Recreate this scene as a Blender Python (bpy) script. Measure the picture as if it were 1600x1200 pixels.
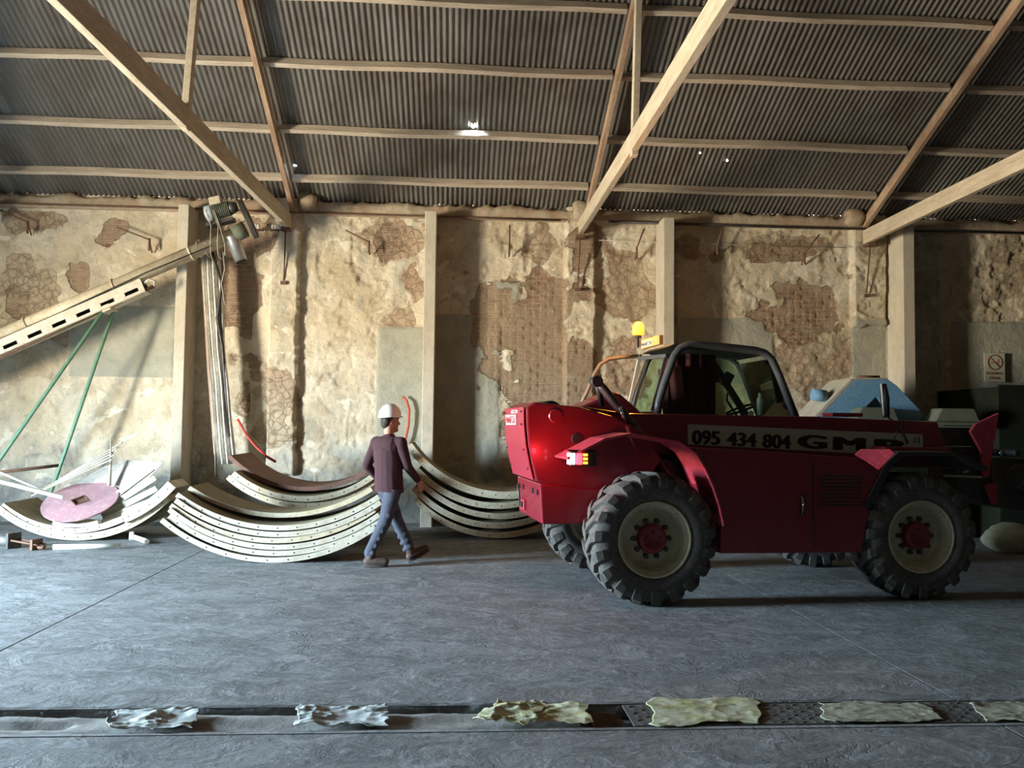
import bpy, bmesh, math, random
import numpy as np
from mathutils import Vector, Matrix, Euler
PI = math.pi
sc = bpy.context.scene
for o in list(bpy.data.objects): bpy.data.objects.remove(o)
C = sc.collection
rnd = random.Random(7)

# ------------------------------------------------------------------ camera
F = 1341.0; H = 1.6; YAW = math.radians(3.75); PIT = math.atan(66/F); ROL = 0.0115
fwd = Vector((math.sin(YAW)*math.cos(PIT), math.cos(YAW)*math.cos(PIT), math.sin(PIT)))
r0 = Vector((math.cos(YAW), -math.sin(YAW), 0)); u0 = r0.cross(fwd)
rt = r0*math.cos(ROL)+u0*math.sin(ROL); up = rt.cross(fwd)
cd = bpy.data.cameras.new('camera'); cam = bpy.data.objects.new('camera', cd); C.objects.link(cam)
M = Matrix((rt, up, -fwd)).transposed().to_4x4(); M.translation = (0, 0, H)
cam.matrix_world = M
cd.sensor_width = 36; cd.sensor_fit = 'HORIZONTAL'; cd.lens = F/1600*36; cd.clip_start = .05; cd.clip_end = 200
sc.camera = cam

# ------------------------------------------------------------------ view, world, daylight
vs = sc.view_settings
vs.view_transform = 'Standard'; vs.look = 'None'; vs.exposure = 0.0; vs.gamma = 1; vs.use_curve_mapping = False
w = bpy.data.worlds.new('world'); sc.world = w; w.use_nodes = True
bg = w.node_tree.nodes['Background']; bg.inputs[0].default_value = (.62, .78, 1, 1); bg.inputs[1].default_value = 1.6

def area(name, loc, target, sx, sy, col, power, spread=180):
    l = bpy.data.lights.new(name, 'AREA'); l.shape = 'RECTANGLE'; l.size = sx; l.size_y = sy
    l.color = col; l.energy = power; l.spread = math.radians(spread)
    o = bpy.data.objects.new(name, l); C.objects.link(o); o.location = loc
    o.rotation_euler = (Vector(target)-Vector(loc)).to_track_quat('-Z', 'Y').to_euler()
    return o
# daylight comes in by the doorway of the left wall: the world is a bright sky above a warm sunlit yard
nt_ = w.node_tree; tc_ = nt_.nodes.new('ShaderNodeTexCoord'); sx_ = nt_.nodes.new('ShaderNodeSeparateXYZ'); nt_.links.new(tc_.outputs['Generated'], sx_.inputs[0])
rp_ = nt_.nodes.new('ShaderNodeMapRange'); rp_.inputs['From Min'].default_value = -.02; rp_.inputs['From Max'].default_value = .05; nt_.links.new(sx_.outputs[2], rp_.inputs['Value'])
mx_ = nt_.nodes.new('ShaderNodeMix'); mx_.data_type = 'RGBA'; nt_.links.new(rp_.outputs[0], mx_.inputs[0])
mx_.inputs[6].default_value = (1.34, 1.19, .93, 1); mx_.inputs[7].default_value = (1.10, 1.45, 1.74, 1)
nt_.links.new(mx_.outputs[2], bg.inputs[0]); bg.inputs[1].default_value = 178
# portal filling the doorway guides the sampling of that daylight
po_ = area('doorway_portal', (-9.42, 6.9, 1.6), (0, 6.9, 1.6), 3.2, 1.7, (1, 1, 1), 1)
po_.rotation_euler = (0, -PI/2, 0); po_.data.cycles.is_portal = True
# dim fill light added behind the camera; the rear wall has no openings
area('fill_rear', (2, -5.4, 3.6), (2, 8, 1.5), 7, 1.6, (1, .96, .84), 3)

# ------------------------------------------------------------------ materials
def nodes(name):
    m = bpy.data.materials.new(name); m.use_nodes = True
    nt = m.node_tree; b = nt.nodes['Principled BSDF']
    return m, nt, b
def N(nt, t, **k):
    n = nt.nodes.new(t)
    for a, v in k.items(): setattr(n, a, v)
    return n
def L(nt, a, b): nt.links.new(a, b)
def noise(nt, vec, scale, detail=6, rough=.6, dist=0):
    n = N(nt, 'ShaderNodeTexNoise'); n.inputs['Scale'].default_value = scale; n.inputs['Detail'].default_value = detail
    n.inputs['Roughness'].default_value = rough; n.inputs['Distortion'].default_value = dist
    if vec is not None: L(nt, vec, n.inputs['Vector'])
    return n
def ramp(nt, fac, stops):
    r = N(nt, 'ShaderNodeValToRGB'); L(nt, fac, r.inputs[0]); e = r.color_ramp.elements
    while len(e) < len(stops): e.new(.5)
    for i, (p, c) in enumerate(stops):
        e[i].position = p; e[i].color = (c, c, c, 1) if isinstance(c, (int, float)) else (*c, 1)
    return r
def mix(nt, fac, a, b, mode='MIX'):
    n = N(nt, 'ShaderNodeMix', data_type='RGBA', blend_type=mode)
    for s, v in ((n.inputs[0], fac), (n.inputs[6], a), (n.inputs[7], b)):
        if isinstance(v, (int, float)): s.default_value = v
        elif isinstance(v, tuple): s.default_value = (*v, 1)
        else: L(nt, v, s)
    return n.outputs[2]
def math_(nt, op, a, b=0, clamp=False):
    n = N(nt, 'ShaderNodeMath', operation=op); n.use_clamp = clamp
    for s, v in zip(n.inputs, (a, b)):
        if isinstance(v, (int, float)): s.default_value = v
        else: L(nt, v, s)
    return n.outputs[0]
def bump(nt, b, h, strength=.5, dist=.01):
    n = N(nt, 'ShaderNodeBump'); n.inputs['Strength'].default_value = strength; n.inputs['Distance'].default_value = dist
    L(nt, h, n.inputs['Height']); L(nt, n.outputs[0], b.inputs['Normal'])
def coord(nt, scale=(1, 1, 1)):
    t = N(nt, 'ShaderNodeTexCoord'); mp = N(nt, 'ShaderNodeMapping'); mp.inputs['Scale'].default_value = scale
    L(nt, t.outputs['Object'], mp.inputs[0]); return mp.outputs[0]
MATS = {}
def mat(name, c1, c2=None, scale=6, rough=.6, metal=0, bmp=.3, bdist=.004, dirt=None, dirt_amt=.5, stretch=(1, 1, 1), spec=.5, coat=0):
    if name in MATS: return MATS[name]
    m, nt, b = nodes(name); v = coord(nt, stretch)
    n = noise(nt, v, scale); c2 = c2 or tuple(x*.75 for x in c1)
    col = mix(nt, ramp(nt, n.outputs[0], [(.35, 0.), (.65, 1.)]).outputs[0], c1, c2)
    n2 = noise(nt, v, scale*4.3, 8, .7)
    if dirt:
        col = mix(nt, math_(nt, 'MULTIPLY', ramp(nt, n2.outputs[0], [(.5, 0.), (.62, 1.)]).outputs[0], dirt_amt), col, dirt)
    L(nt, col, b.inputs['Base Color']); b.inputs['Roughness'].default_value = rough; b.inputs['Metallic'].default_value = metal
    b.inputs['Specular IOR Level'].default_value = spec; b.inputs['Coat Weight'].default_value = coat
    if bmp: bump(nt, b, n2.outputs[0], bmp, bdist)
    MATS[name] = m; return m
def emis(name, col, s):
    m, nt, b = nodes(name); b.inputs['Base Color'].default_value = (*col, 1); b.inputs['Emission Color'].default_value = (*col, 1)
    b.inputs['Emission Strength'].default_value = s; return m

WOOD = mat('pale timber', (.60, .51, .38), (.45, .37, .26), 3, .75, 0, .4, .004, (.2, .12, .07), .35, (6, .6, 6))
WOODP = mat('purlin timber', (.56, .48, .37), (.42, .34, .25), 3, .75, 0, .4, .004, (.22, .15, .1), .4, (.6, 6, 6))
RAFT = mat('rafter timber', (.46, .33, .22), (.30, .18, .11), 2.5, .8, 0, .4, .004, (.14, .07, .04), .4, (5, .7, .7))
POST = mat('post concrete', (.56, .50, .39), (.46, .40, .31), 4, .85, 0, .5, .005, (.3, .27, .2), .35, (1, 1, .5))
CREAM = mat('cream enamel', (.60, .55, .41), (.44, .37, .25), 5, .55, 0, .3, .002, (.30, .20, .10), .4)
CREAM2 = mat('worn white enamel', (.58, .55, .46), (.44, .39, .30), 6, .5, 0, .3, .002, (.32, .22, .13), .35)
OLIVE = mat('olive dusty sheet', (.30, .27, .16), (.22, .19, .11), 4, .75, 0, .1, .001, (.14, .1, .06), .4)
BROWN = mat('rusted brown sheet', (.21, .10, .065), (.12, .06, .045), 6, .75, 0, .4, .002, (.3, .18, .12), .4)
HOLE = mat('hole dark', (.012, .011, .01), rough=.9, bmp=0)
PINK = mat('faded pink paint', (.46, .25, .27), (.38, .22, .25), 4, .6, 0, .2, .002, (.56, .44, .45), .5)
SHEET = mat('dull white sheet', (.50, .49, .44), (.40, .38, .33), 5, .6, 0, .2, .002, (.30, .27, .22), .3)
GREEN = mat('worn green paint', (.10, .27, .18), (.16, .34, .22), 8, .5, 0, .3, .002, (.34, .28, .18), .6)
WHITE = mat('white plastic', (.85, .85, .82), (.75, .74, .70), 6, .45, 0, .1)
GALV = mat('galvanised steel', (.50, .50, .48), (.36, .36, .34), 9, .42, .8, .2, .002)
STEEL = mat('dark steel', (.09, .085, .08), (.05, .045, .04), 8, .5, .6, .3, .002)
RED = mat('red machine paint', (.20, .010, .022), (.165, .008, .019), 3, .34, 0, .06, .001, (.22, .03, .035), .3, coat=.25)
REDL = mat('dusty red paint', (.42, .03, .055), (.36, .03, .05), 4, .5, 0, .1, .001, (.45, .16, .16), .35)
RUBBER = mat('tyre rubber', (.055, .053, .050), (.085, .08, .072), 7, .85, 0, .5, .003, (.17, .155, .13), .5)
RIMM = mat('cream rim paint', (.55, .53, .36), (.44, .42, .28), 6, .5, 0, .2, .001, (.22, .18, .1), .4)
GREY = mat('grey cab tube', (.085, .088, .09), (.065, .067, .07), 6, .4, .1, .1)
BLACK = mat('matt black', (.016, .016, .017), (.024, .023, .022), 6, .6, 0, .2)
CHROME = mat('chrome rod', (.7, .7, .7), (.6, .6, .6), 4, .15, 1, 0)
CURT = mat('dark red cloth', (.10, .008, .014), (.07, .006, .01), 4, .9, 0, .3)
HELM = mat('white hard hat shell', (.88, .88, .87), (.85, .85, .84), 3, .35, 0, 0)
SWEAT = mat('maroon knit', (.056, .021, .027), (.040, .016, .021), 30, .95, 0, .5, .003)
JEANS = mat('grey blue denim', (.062, .072, .10), (.042, .05, .07), 14, .9, 0, .6, .004)
SKIN = mat('skin', (.48, .25, .16), (.42, .21, .13), 12, .55, 0, .1)
HAIR = mat('dark hair', (.018, .013, .010), (.03, .022, .018), 40, .7, 0, .6)
BOOT = mat('brown boot leather', (.075, .045, .032), (.05, .032, .025), 14, .7, 0, .3)
SOLE = mat('boot sole', (.05, .045, .04), rough=.9)
BLUE = mat('pale blue machine paint', (.10, .25, .40), (.14, .30, .44), 5, .6, 0, .2, .002, (.4, .42, .36), .3)
DRED = mat('orange hose', (.50, .10, .045), (.42, .08, .04), 6, .6)
PALE = mat('pale and lit face paint', (.48, .45, .36), (.36, .33, .26), 5, .7, 0, .2)
GRGR = mat('grey green casing', (.12, .13, .09), (.09, .10, .07), 6, .7)
DARKBIN = mat('dark painted steel', (.018, .020, .014), (.012, .014, .01), 4, 1, 0, .2, spec=.05)
SACK = mat('pale woven sack', (.50, .50, .38), (.38, .40, .27), 12, .9, 0, .6, .006)
ORNG = mat('orange sign enamel', (.80, .32, .08), (.75, .38, .14), 6, .5)
LWHITE = mat('sign white', (.80, .78, .76), (.74, .72, .70), 8, .4, 0, 0)
INK = mat('dark ink', (.012, .016, .010), rough=.5, bmp=0)
REDINK = mat('sign red ink', (.30, .12, .07), rough=.6, bmp=0)
RUST = mat('rusty iron', (.20, .10, .06), (.12, .07, .05), 12, .8, .2, .4, .002)
DECAL = mat('silver decal', (.50, .51, .44), (.44, .45, .38), 5, .5, 0, 0)

def glass_mat():
    m, nt, b = nodes('cab glass')
    nt.nodes.remove(b); out = nt.nodes['Material Output']
    tr = N(nt, 'ShaderNodeBsdfTransparent'); tr.inputs[0].default_value = (.62, .74, .62, 1)
    gl = N(nt, 'ShaderNodeBsdfGlossy'); gl.inputs['Roughness'].default_value = .03
    fr = N(nt, 'ShaderNodeFresnel'); fr.inputs[0].default_value = 1.5
    mx = N(nt, 'ShaderNodeMixShader'); L(nt, fr.outputs[0], mx.inputs[0]); L(nt, tr.outputs[0], mx.inputs[1]); L(nt, gl.outputs[0], mx.inputs[2])
    L(nt, mx.outputs[0], out.inputs[0]); return m
GLASS = glass_mat()

def floor_mat():
    m, nt, b = nodes('worn concrete floor'); v = coord(nt)
    n1 = noise(nt, v, .45, 5, .6, .4); n2 = noise(nt, coord(nt, (1, 1.4, 1)), 2.2, 9, .68, .9); n3 = noise(nt, v, 22, 6, .7)
    n4 = noise(nt, coord(nt, (2.2, 3.2, 1)), 2.4, 6, .6, 1.2)
    c = mix(nt, ramp(nt, n1.outputs[0], [(.3, 0.), (.7, 1.)]).outputs[0], (.162, .172, .175), (.252, .270, .276))
    c = mix(nt, ramp(nt, n2.outputs[0], [(.42, 0.), (.60, .8)]).outputs[0], c, (.098, .106, .108))
    c = mix(nt, ramp(nt, n4.outputs[0], [(.55, 0.), (.63, .5)]).outputs[0], c, (.36, .37, .39))
    c = mix(nt, ramp(nt, n3.outputs[0], [(.45, 0.), (.75, .45)]).outputs[0], c, (.24, .235, .22))
    # thin crooked cracks
    vo = N(nt, 'ShaderNodeTexVoronoi', feature='DISTANCE_TO_EDGE'); vo.inputs['Scale'].default_value = .55
    nd = noise(nt, v, 1.8, 6, .7); vm = N(nt, 'ShaderNodeVectorMath', operation='MULTIPLY_ADD')
    L(nt, nd.outputs['Color'], vm.inputs[0]); vm.inputs[1].default_value = (1.0, 1.0, 0); L(nt, v, vm.inputs[2]); L(nt, vm.outputs[0], vo.inputs['Vector'])
    gate = ramp(nt, noise(nt, v, .6, 3).outputs[0], [(.5, 0.), (.58, 1.)]).outputs[0]
    cr = math_(nt, 'MULTIPLY', ramp(nt, vo.outputs[0], [(0., 1.), (.006, 0.)]).outputs[0], gate)
    c = mix(nt, math_(nt, 'MULTIPLY', cr, .5), c, (.06, .06, .06))
    L(nt, c, b.inputs['Base Color']); L(nt, ramp(nt, n2.outputs[0], [(.3, .62), (.7, .88)]).outputs[0], b.inputs['Roughness'])
    h = math_(nt, 'ADD', math_(nt, 'MULTIPLY', n2.outputs[0], 1.0), math_(nt, 'MULTIPLY', n3.outputs[0], .22))
    h = math_(nt, 'ADD', h, math_(nt, 'MULTIPLY', n4.outputs[0], .5)); h = math_(nt, 'SUBTRACT', h, math_(nt, 'MULTIPLY', cr, .25))
    bump(nt, b, h, .75, .028); return m
FLOORM = floor_mat()

def wall_mat():
    m, nt, b = nodes('old plaster over brick'); v = coord(nt)
    at = N(nt, 'ShaderNodeAttribute', attribute_name='zone'); sp = N(nt, 'ShaderNodeSeparateColor'); L(nt, at.outputs['Color'], sp.inputs[0])
    fine = noise(nt, v, 14, 8, .7); big = noise(nt, v, .9, 6, .6, .5); med = noise(nt, v, 3.2, 8, .68, .4)
    def edge(ch, lo=.44, hi=.56):
        return ramp(nt, math_(nt, 'ADD', sp.outputs[ch], math_(nt, 'MULTIPLY', math_(nt, 'SUBTRACT', fine.outputs[0], .5), .5)), [(lo, 0.), (hi, 1.)]).outputs[0]
    br, ru, ce = edge(0), edge(1), edge(2, .36, .64)
    # brick
    sx = N(nt, 'ShaderNodeSeparateXYZ'); L(nt, v, sx.inputs[0]); cx = N(nt, 'ShaderNodeCombineXYZ')
    L(nt, math_(nt, 'ADD', sx.outputs[0], math_(nt, 'MULTIPLY', sx.outputs[1], .7)), cx.inputs[0]); L(nt, sx.outputs[2], cx.inputs[1])
    dn = noise(nt, v, 5, 4); vm = N(nt, 'ShaderNodeVectorMath', operation='MULTIPLY_ADD'); L(nt, dn.outputs['Color'], vm.inputs[0]); vm.inputs[1].default_value = (.06, .05, 0); L(nt, cx.outputs[0], vm.inputs[2])
    bt = N(nt, 'ShaderNodeTexBrick'); L(nt, vm.outputs[0], bt.inputs[0])
    for k, vv in (('Scale', 1), ('Brick Width', .25), ('Row Height', .078), ('Mortar Size', .011), ('Mortar Smooth', .3), ('Bias', -.1)): bt.inputs[k].default_value = vv
    bt.inputs['Color1'].default_value = (.215, .10, .068, 1); bt.inputs['Color2'].default_value = (.30, .175, .115, 1); bt.inputs['Mortar'].default_value = (.44, .34, .23, 1)
    brc = mix(nt, ramp(nt, med.outputs[0], [(.42, 0.), (.66, .85)]).outputs[0], bt.outputs[0], (.42, .33, .23))
    brc = mix(nt, ramp(nt, fine.outputs[0], [(.42, 0.), (.62, .6)]).outputs[0], brc, (.40, .31, .21))
    brc = mix(nt, ramp(nt, big.outputs[0], [(.40, 0.), (.60, .55)]).outputs[0], brc, (.36, .28, .19))
    # plaster
    pl = mix(nt, ramp(nt, big.outputs[0], [(.34, 0.), (.66, 1.)]).outputs[0], (.58, .48, .33), (.72, .65, .51))
    pl = mix(nt, ramp(nt, med.outputs[0], [(.46, 0.), (.7, .75)]).outputs[0], pl, (.34, .27, .175))
    pl = mix(nt, ramp(nt, noise(nt, coord(nt, (1.6, 1, .5)), 1.5, 7, .7, .8).outputs[0], [(.54, 0.), (.66, .6)]).outputs[0], pl, (.38, .38, .32))
    pl = mix(nt, ramp(nt, noise(nt, v, 2.0, 4, .5, 1.5).outputs[0], [(.60, 0.), (.64, .7)]).outputs[0], pl, (.82, .76, .62))
    pl = mix(nt, ramp(nt, fine.outputs[0], [(.56, 0.), (.7, .45)]).outputs[0], pl, (.2, .13, .08))
    # rubble
    rc = mix(nt, med.outputs[0], (.54, .44, .31), (.39, .30, .20))
    rc = mix(nt, ramp(nt, big.outputs[0], [(.45, 0.), (.6, .5)]).outputs[0], rc, (.36, .21, .14))
    # cement
    cc = mix(nt, ramp(nt, med.outputs[0], [(.35, 0.), (.65, 1.)]).outputs[0], (.33, .33, .27), (.44, .42, .33))
    c = mix(nt, ce, pl, cc); c = mix(nt, ru, c, rc); c = mix(nt, br, c, brc)
    # mixes in bluish grey low on the wall, ragged upper outline
    z = math_(nt, 'ADD', sx.outputs[2], math_(nt, 'MULTIPLY', math_(nt, 'SUBTRACT', med.outputs[0], .5), 2.2))
    z = math_(nt, 'ADD', z, math_(nt, 'MULTIPLY', math_(nt, 'SUBTRACT', big.outputs[0], .5), 1.6))
    c = mix(nt, ramp(nt, math_(nt, 'MULTIPLY', z, .3), [(.16, .85), (.34, 0.)]).outputs[0], c, (.155, .165, .165))
    L(nt, c, b.inputs['Base Color']); b.inputs['Roughness'].default_value = .92; b.inputs['Specular IOR Level'].default_value = .2
    vor = N(nt, 'ShaderNodeTexVoronoi', feature='DISTANCE_TO_EDGE'); vor.inputs['Scale'].default_value = 8
    vm2 = N(nt, 'ShaderNodeVectorMath', operation='MULTIPLY_ADD'); L(nt, fine.outputs['Color'], vm2.inputs[0]); vm2.inputs[1].default_value = (.12, .12, .12); L(nt, v, vm2.inputs[2]); L(nt, vm2.outputs[0], vor.inputs['Vector'])
    h = math_(nt, 'MULTIPLY', fine.outputs[0], .75)
    h = math_(nt, 'ADD', h, math_(nt, 'MULTIPLY', med.outputs[0], .8))
    h = math_(nt, 'SUBTRACT', h, math_(nt, 'MULTIPLY', br, math_(nt, 'MULTIPLY', bt.outputs['Fac'], .7)))
    h = math_(nt, 'ADD', h, math_(nt, 'MULTIPLY', ru, math_(nt, 'MULTIPLY', ramp(nt, vor.outputs[0], [(0., 0.), (.08, 1.)]).outputs[0], .3)))
    h = math_(nt, 'SUBTRACT', h, math_(nt, 'MULTIPLY', br, .8))
    bump(nt, b, h, .95, .03); return m
WALLM = wall_mat()

def roof_mat():
    m, nt, b = nodes('weathered corrugated iron'); v = coord(nt)
    n1 = noise(nt, coord(nt, (1.2, .25, .25)), 2.2, 6, .65); n2 = noise(nt, v, 1.0, 5, .6); n3 = noise(nt, coord(nt, (14, 1.2, 1.2)), 2.5, 5, .6)
    sx = N(nt, 'ShaderNodeSeparateXYZ'); L(nt, v, sx.inputs[0])
    sheet = N(nt, 'ShaderNodeTexWhiteNoise', noise_dimensions='1D'); L(nt, math_(nt, 'FLOOR', math_(nt, 'DIVIDE', sx.outputs[0], .8)), sheet.inputs['W'])
    c = mix(nt, ramp(nt, n1.outputs[0], [(.35, 0.), (.65, 1.)]).outputs[0], (.125, .112, .092), (.185, .175, .155))
    c = mix(nt, ramp(nt, n2.outputs[0], [(.50, 0.), (.66, .8)]).outputs[0], c, (.10, .078, .058))
    c = mix(nt, ramp(nt, n3.outputs[0], [(.5, 0.), (.7, .5)]).outputs[0], c, (.27, .265, .25))
    c = mix(nt, math_(nt, 'MULTIPLY', sheet.outputs[0], .5), c, (.09, .085, .078))
    L(nt, c, b.inputs['Base Color']); b.inputs['Metallic'].default_value = .25; b.inputs['Roughness'].default_value = .55
    bump(nt, b, n3.outputs[0], .2, .003); return m
ROOFM = roof_mat()

# ------------------------------------------------------------------ object helpers
def tag(o, label=None, cat=None, group=None, kind=None):
    if label: o['label'] = label
    if cat: o['category'] = cat
    if group: o['group'] = group
    if kind: o['kind'] = kind
    return o
def empty(name, loc=(0, 0, 0), rz=0, label=None, cat=None, group=None):
    o = bpy.data.objects.new(name, None); C.objects.link(o); o.location = loc; o.rotation_euler = (0, 0, rz); o.empty_display_size = .2
    return tag(o, label, cat, group)
class MB:
    def __init__(s): s.bm = bmesh.new(); s.mats = []
    def mi(s, m):
        if m is None: return 0
        if m not in s.mats: s.mats.append(m)
        return s.mats.index(m)
    def poly(s, vs, fs, m=None, smooth=False):
        k = s.mi(m); bv = [s.bm.verts.new(v) for v in vs]
        for f in fs:
            try: fc = s.bm.faces.new([bv[i] for i in f]); fc.material_index = k; fc.smooth = smooth
            except ValueError: pass
        return bv
    def box(s, c, d, rot=None, m=None):
        R = Euler(rot).to_matrix() if rot else Matrix.Identity(3)
        vs = [Vector(c)+R@Vector((x*d[0]/2, y*d[1]/2, z*d[2]/2)) for x in (-1, 1) for y in (-1, 1) for z in (-1, 1)]
        s.poly(vs, [(0, 1, 3, 2), (4, 6, 7, 5), (0, 4, 5, 1), (2, 3, 7, 6), (0, 2, 6, 4), (1, 5, 7, 3)], m)
    def prism(s, pts, y0, y1, m=None, axis='y'):
        """outline pts (a,b) extruded along axis"""
        def P(a, b, t): return {'y': (a, t, b), 'x': (t, a, b), 'z': (a, b, t)}[axis]
        n = len(pts); vs = [P(a, b, y0) for a, b in pts]+[P(a, b, y1) for a, b in pts]
        s.poly(vs, [tuple(range(n)), tuple(range(2*n-1, n-1, -1))]+[(i, i+n, (i+1) % n+n, (i+1) % n) for i in range(n)], m)
    def strip(s, pts, y0, y1, t, m=None):
        """bent plate following (x,z) pts, thickness t"""
        n = len(pts); up_ = []
        for i in range(n):
            a = Vector(pts[max(i-1, 0)]); b = Vector(pts[min(i+1, n-1)]); d = (b-a).normalized(); up_.append(Vector(pts[i])+Vector((-d.y, d.x))*t)
        s.prism(list(pts)+[tuple(p) for p in reversed(up_)], y0, y1, m)
    def tube(s, pts, r, seg=10, m=None, cap=True, flat=None):
        pts = [Vector(p) for p in pts]; n = len(pts); rs = r if isinstance(r, (list, tuple)) else [r]*n
        k = s.mi(m); rings = []; prev = None
        for i, p in enumerate(pts):
            d = (pts[min(i+1, n-1)]-pts[max(i-1, 0)]).normalized()
            if prev is None:
                a = Vector((0, 0, 1)) if abs(d.z) < .9 else Vector((1, 0, 0)); u = d.cross(a).normalized()
            else: u = (prev-d*prev.dot(d)).normalized()
            prev = u; v = d.cross(u)
            fx, fy = flat if flat else (1, 1)
            rings.append([s.bm.verts.new(p+(u*math.cos(t)*fx+v*math.sin(t)*fy)*rs[i]) for t in (2*PI*j/seg for j in range(seg))])
        for a, b in zip(rings, rings[1:]):
            for j in range(seg):
                f = s.bm.faces.new((a[j], a[(j+1) % seg], b[(j+1) % seg], b[j])); f.material_index = k; f.smooth = True
        if cap:
            for rg in (rings[0][::-1], rings[-1]): f = s.bm.faces.new(rg); f.material_index = k
    def bar(s, a, b, wd, ht, m=None, up_=(0, 0, 1)):
        a, b = Vector(a), Vector(b); d = (b-a).normalized(); sd = d.cross(Vector(up_)).normalized(); u = sd.cross(d)
        vs = [p+sd*x*wd/2+u*z*ht/2 for p in (a, b) for x in (-1, 1) for z in (-1, 1)]
        s.poly(vs, [(0, 1, 3, 2), (4, 6, 7, 5), (0, 4, 5, 1), (2, 3, 7, 6), (0, 2, 6, 4), (1, 5, 7, 3)], m)
    def lathe(s, prof, c, axis='y', seg=40, m=None, closed=False, caps=True):
        """prof (t, r) along axis"""
        k = s.mi(m); rings = []
        for t, r in prof:
            row = []
            for j in range(seg):
                a = 2*PI*j/seg; x, z = r*math.cos(a), r*math.sin(a)
                row.append(s.bm.verts.new({'y': (c[0]+x, c[1]+t, c[2]+z), 'z': (c[0]+x, c[1]+z, c[2]+t), 'x': (c[0]+t, c[1]+x, c[2]+z)}[axis]))
            rings.append(row)
        if closed: rings.append(rings[0])
        for a, b in zip(rings, rings[1:]):
            for j in range(seg):
                f = s.bm.faces.new((a[j], a[(j+1) % seg], b[(j+1) % seg], b[j])); f.material_index = k; f.smooth = True
        if not closed and caps:
            for rg in (rings[0], rings[-1][::-1]):
                if (rg[0].co-rg[seg//2].co).length > .002: f = s.bm.faces.new(rg); f.material_index = k
    def build(s, name, m=None, parent=None, bevel=0, loc=None, smooth_angle=None):
        if m is not None and m not in s.mats: s.mats.insert(0, m) if not s.mats else s.mats.append(m)
        bmesh.ops.recalc_face_normals(s.bm, faces=s.bm.faces)
        me = bpy.data.meshes.new(name); s.bm.to_mesh(me); s.bm.free()
        for x in s.mats: me.materials.append(x)
        o = bpy.data.objects.new(name, me); C.objects.link(o)
        if parent: o.parent = parent
        if loc is not None: o.location = loc
        if bevel:
            md = o.modifiers.new('bevel', 'BEVEL'); md.width = bevel; md.segments = 2; md.limit_method = 'ANGLE'; md.angle_limit = .7
        return o
def gridmesh(name, X, Y, Z, m, smooth=True, keep=None):
    r, c = X.shape; vs = np.stack([X, Y, Z], -1).reshape(-1, 3)
    i = np.arange(r*c).reshape(r, c); q = np.stack([i[:-1, :-1], i[:-1, 1:], i[1:, 1:], i[1:, :-1]], -1)
    if keep is not None: q = q[keep]
    q = q.reshape(-1, 4)
    me = bpy.data.meshes.new(name); me.vertices.add(len(vs)); me.vertices.foreach_set('co', vs.ravel().astype(np.float32))
    me.loops.add(q.size); me.loops.foreach_set('vertex_index', q.ravel().astype(np.int32))
    me.polygons.add(len(q)); me.polygons.foreach_set('loop_start', (np.arange(len(q))*4).astype(np.int32)); me.polygons.foreach_set('loop_total', np.full(len(q), 4, np.int32))
    me.update(); me.validate()
    if smooth: me.polygons.foreach_set('use_smooth', np.ones(len(me.polygons), bool))
    me.materials.append(m); o = bpy.data.objects.new(name, me); C.objects.link(o); return o
RT = np.random.RandomState(5).rand(8, 257, 257)
def vn(x, y, s=0):
    t = RT[s % 8]; xi = np.floor(x).astype(int); yi = np.floor(y).astype(int); fx = x-xi; fy = y-yi
    fx = fx*fx*(3-2*fx); fy = fy*fy*(3-2*fy); a = xi % 256; b = yi % 256
    return (t[a, b]*(1-fx)+t[a+1, b]*fx)*(1-fy)+(t[a, b+1]*(1-fx)+t[a+1, b+1]*fx)*fy
def fbm(x, y, o=5, s=0):
    r = 0; a = .5
    for k in range(o): r = r+a*vn(x*2**k+k*17.3, y*2**k+k*9.1, s+k); a *= .5
    return r
def worley(x, y, s=0):
    xi = np.floor(x).astype(int); yi = np.floor(y).astype(int); f1 = np.full(x.shape, 9.); f2 = f1.copy(); idv = np.zeros(x.shape)
    for i in (-1, 0, 1):
        for j in (-1, 0, 1):
            a = (xi+i) % 256; b = (yi+j) % 256
            d = np.hypot(xi+i+RT[s][a, b]-x, yi+j+RT[s+1][a, b]-y); new = d < f1
            f2 = np.where(new, f1, np.minimum(f2, d)); idv = np.where(new, RT[s+2][a, b], idv); f1 = np.where(new, d, f1)
    return f1, f2, idv

# ================================================================== SETTING
WY = 14.2; SL = .45; RZ0 = 5.27
def roofz(y): return RZ0+SL*(WY-y)
# ---- back wall: one displaced surface with pilasters, peeled plaster and brick
dx = .025
xs = np.arange(-8.8, 13.2, dx); zs = np.arange(-.05, 5.3, dx)
X, Z = np.meshgrid(xs, zs)
wob = (fbm(X*3, Z*3, 5, 2)-.5)*.9
wob2 = (fbm(X*2.1+7, Z*2.1, 6, 1)-.5)*1.5+wob*.25
def blob(lst, soft=.35, amp=1.3):
    r = np.zeros_like(X)
    for cx, cz, hx, hz in lst:
        d = np.sqrt(((X-cx)/hx)**2+((Z-cz)/hz)**2)
        r = np.maximum(r, 1.0-d*.5+wob2)
    return np.clip((r-.5)/soft+.5, 0, 1)
brick = blob([(-3.38, 4.01, .33, .73), (1.13, 2.89, .65, 1.0), (2.09, 2.48, .25, .75), (2.08, 4.54, .21, .51), (5.95, 3.68, .62, .42), (-5.61, 4.74, .28, .2), (-6.09, 3.85, .16, .2), (-1.14, 4.6, .19, .25), (-3.32, 2.65, .28, .5), (1.33, 4.12, .43, .31), (5.6, 4.62, .7, .16), (-3.01, 4.68, .14, .29), (-7.04, 3.44, .2, .2), (5.25, 3.55, .2, .3)])
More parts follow.
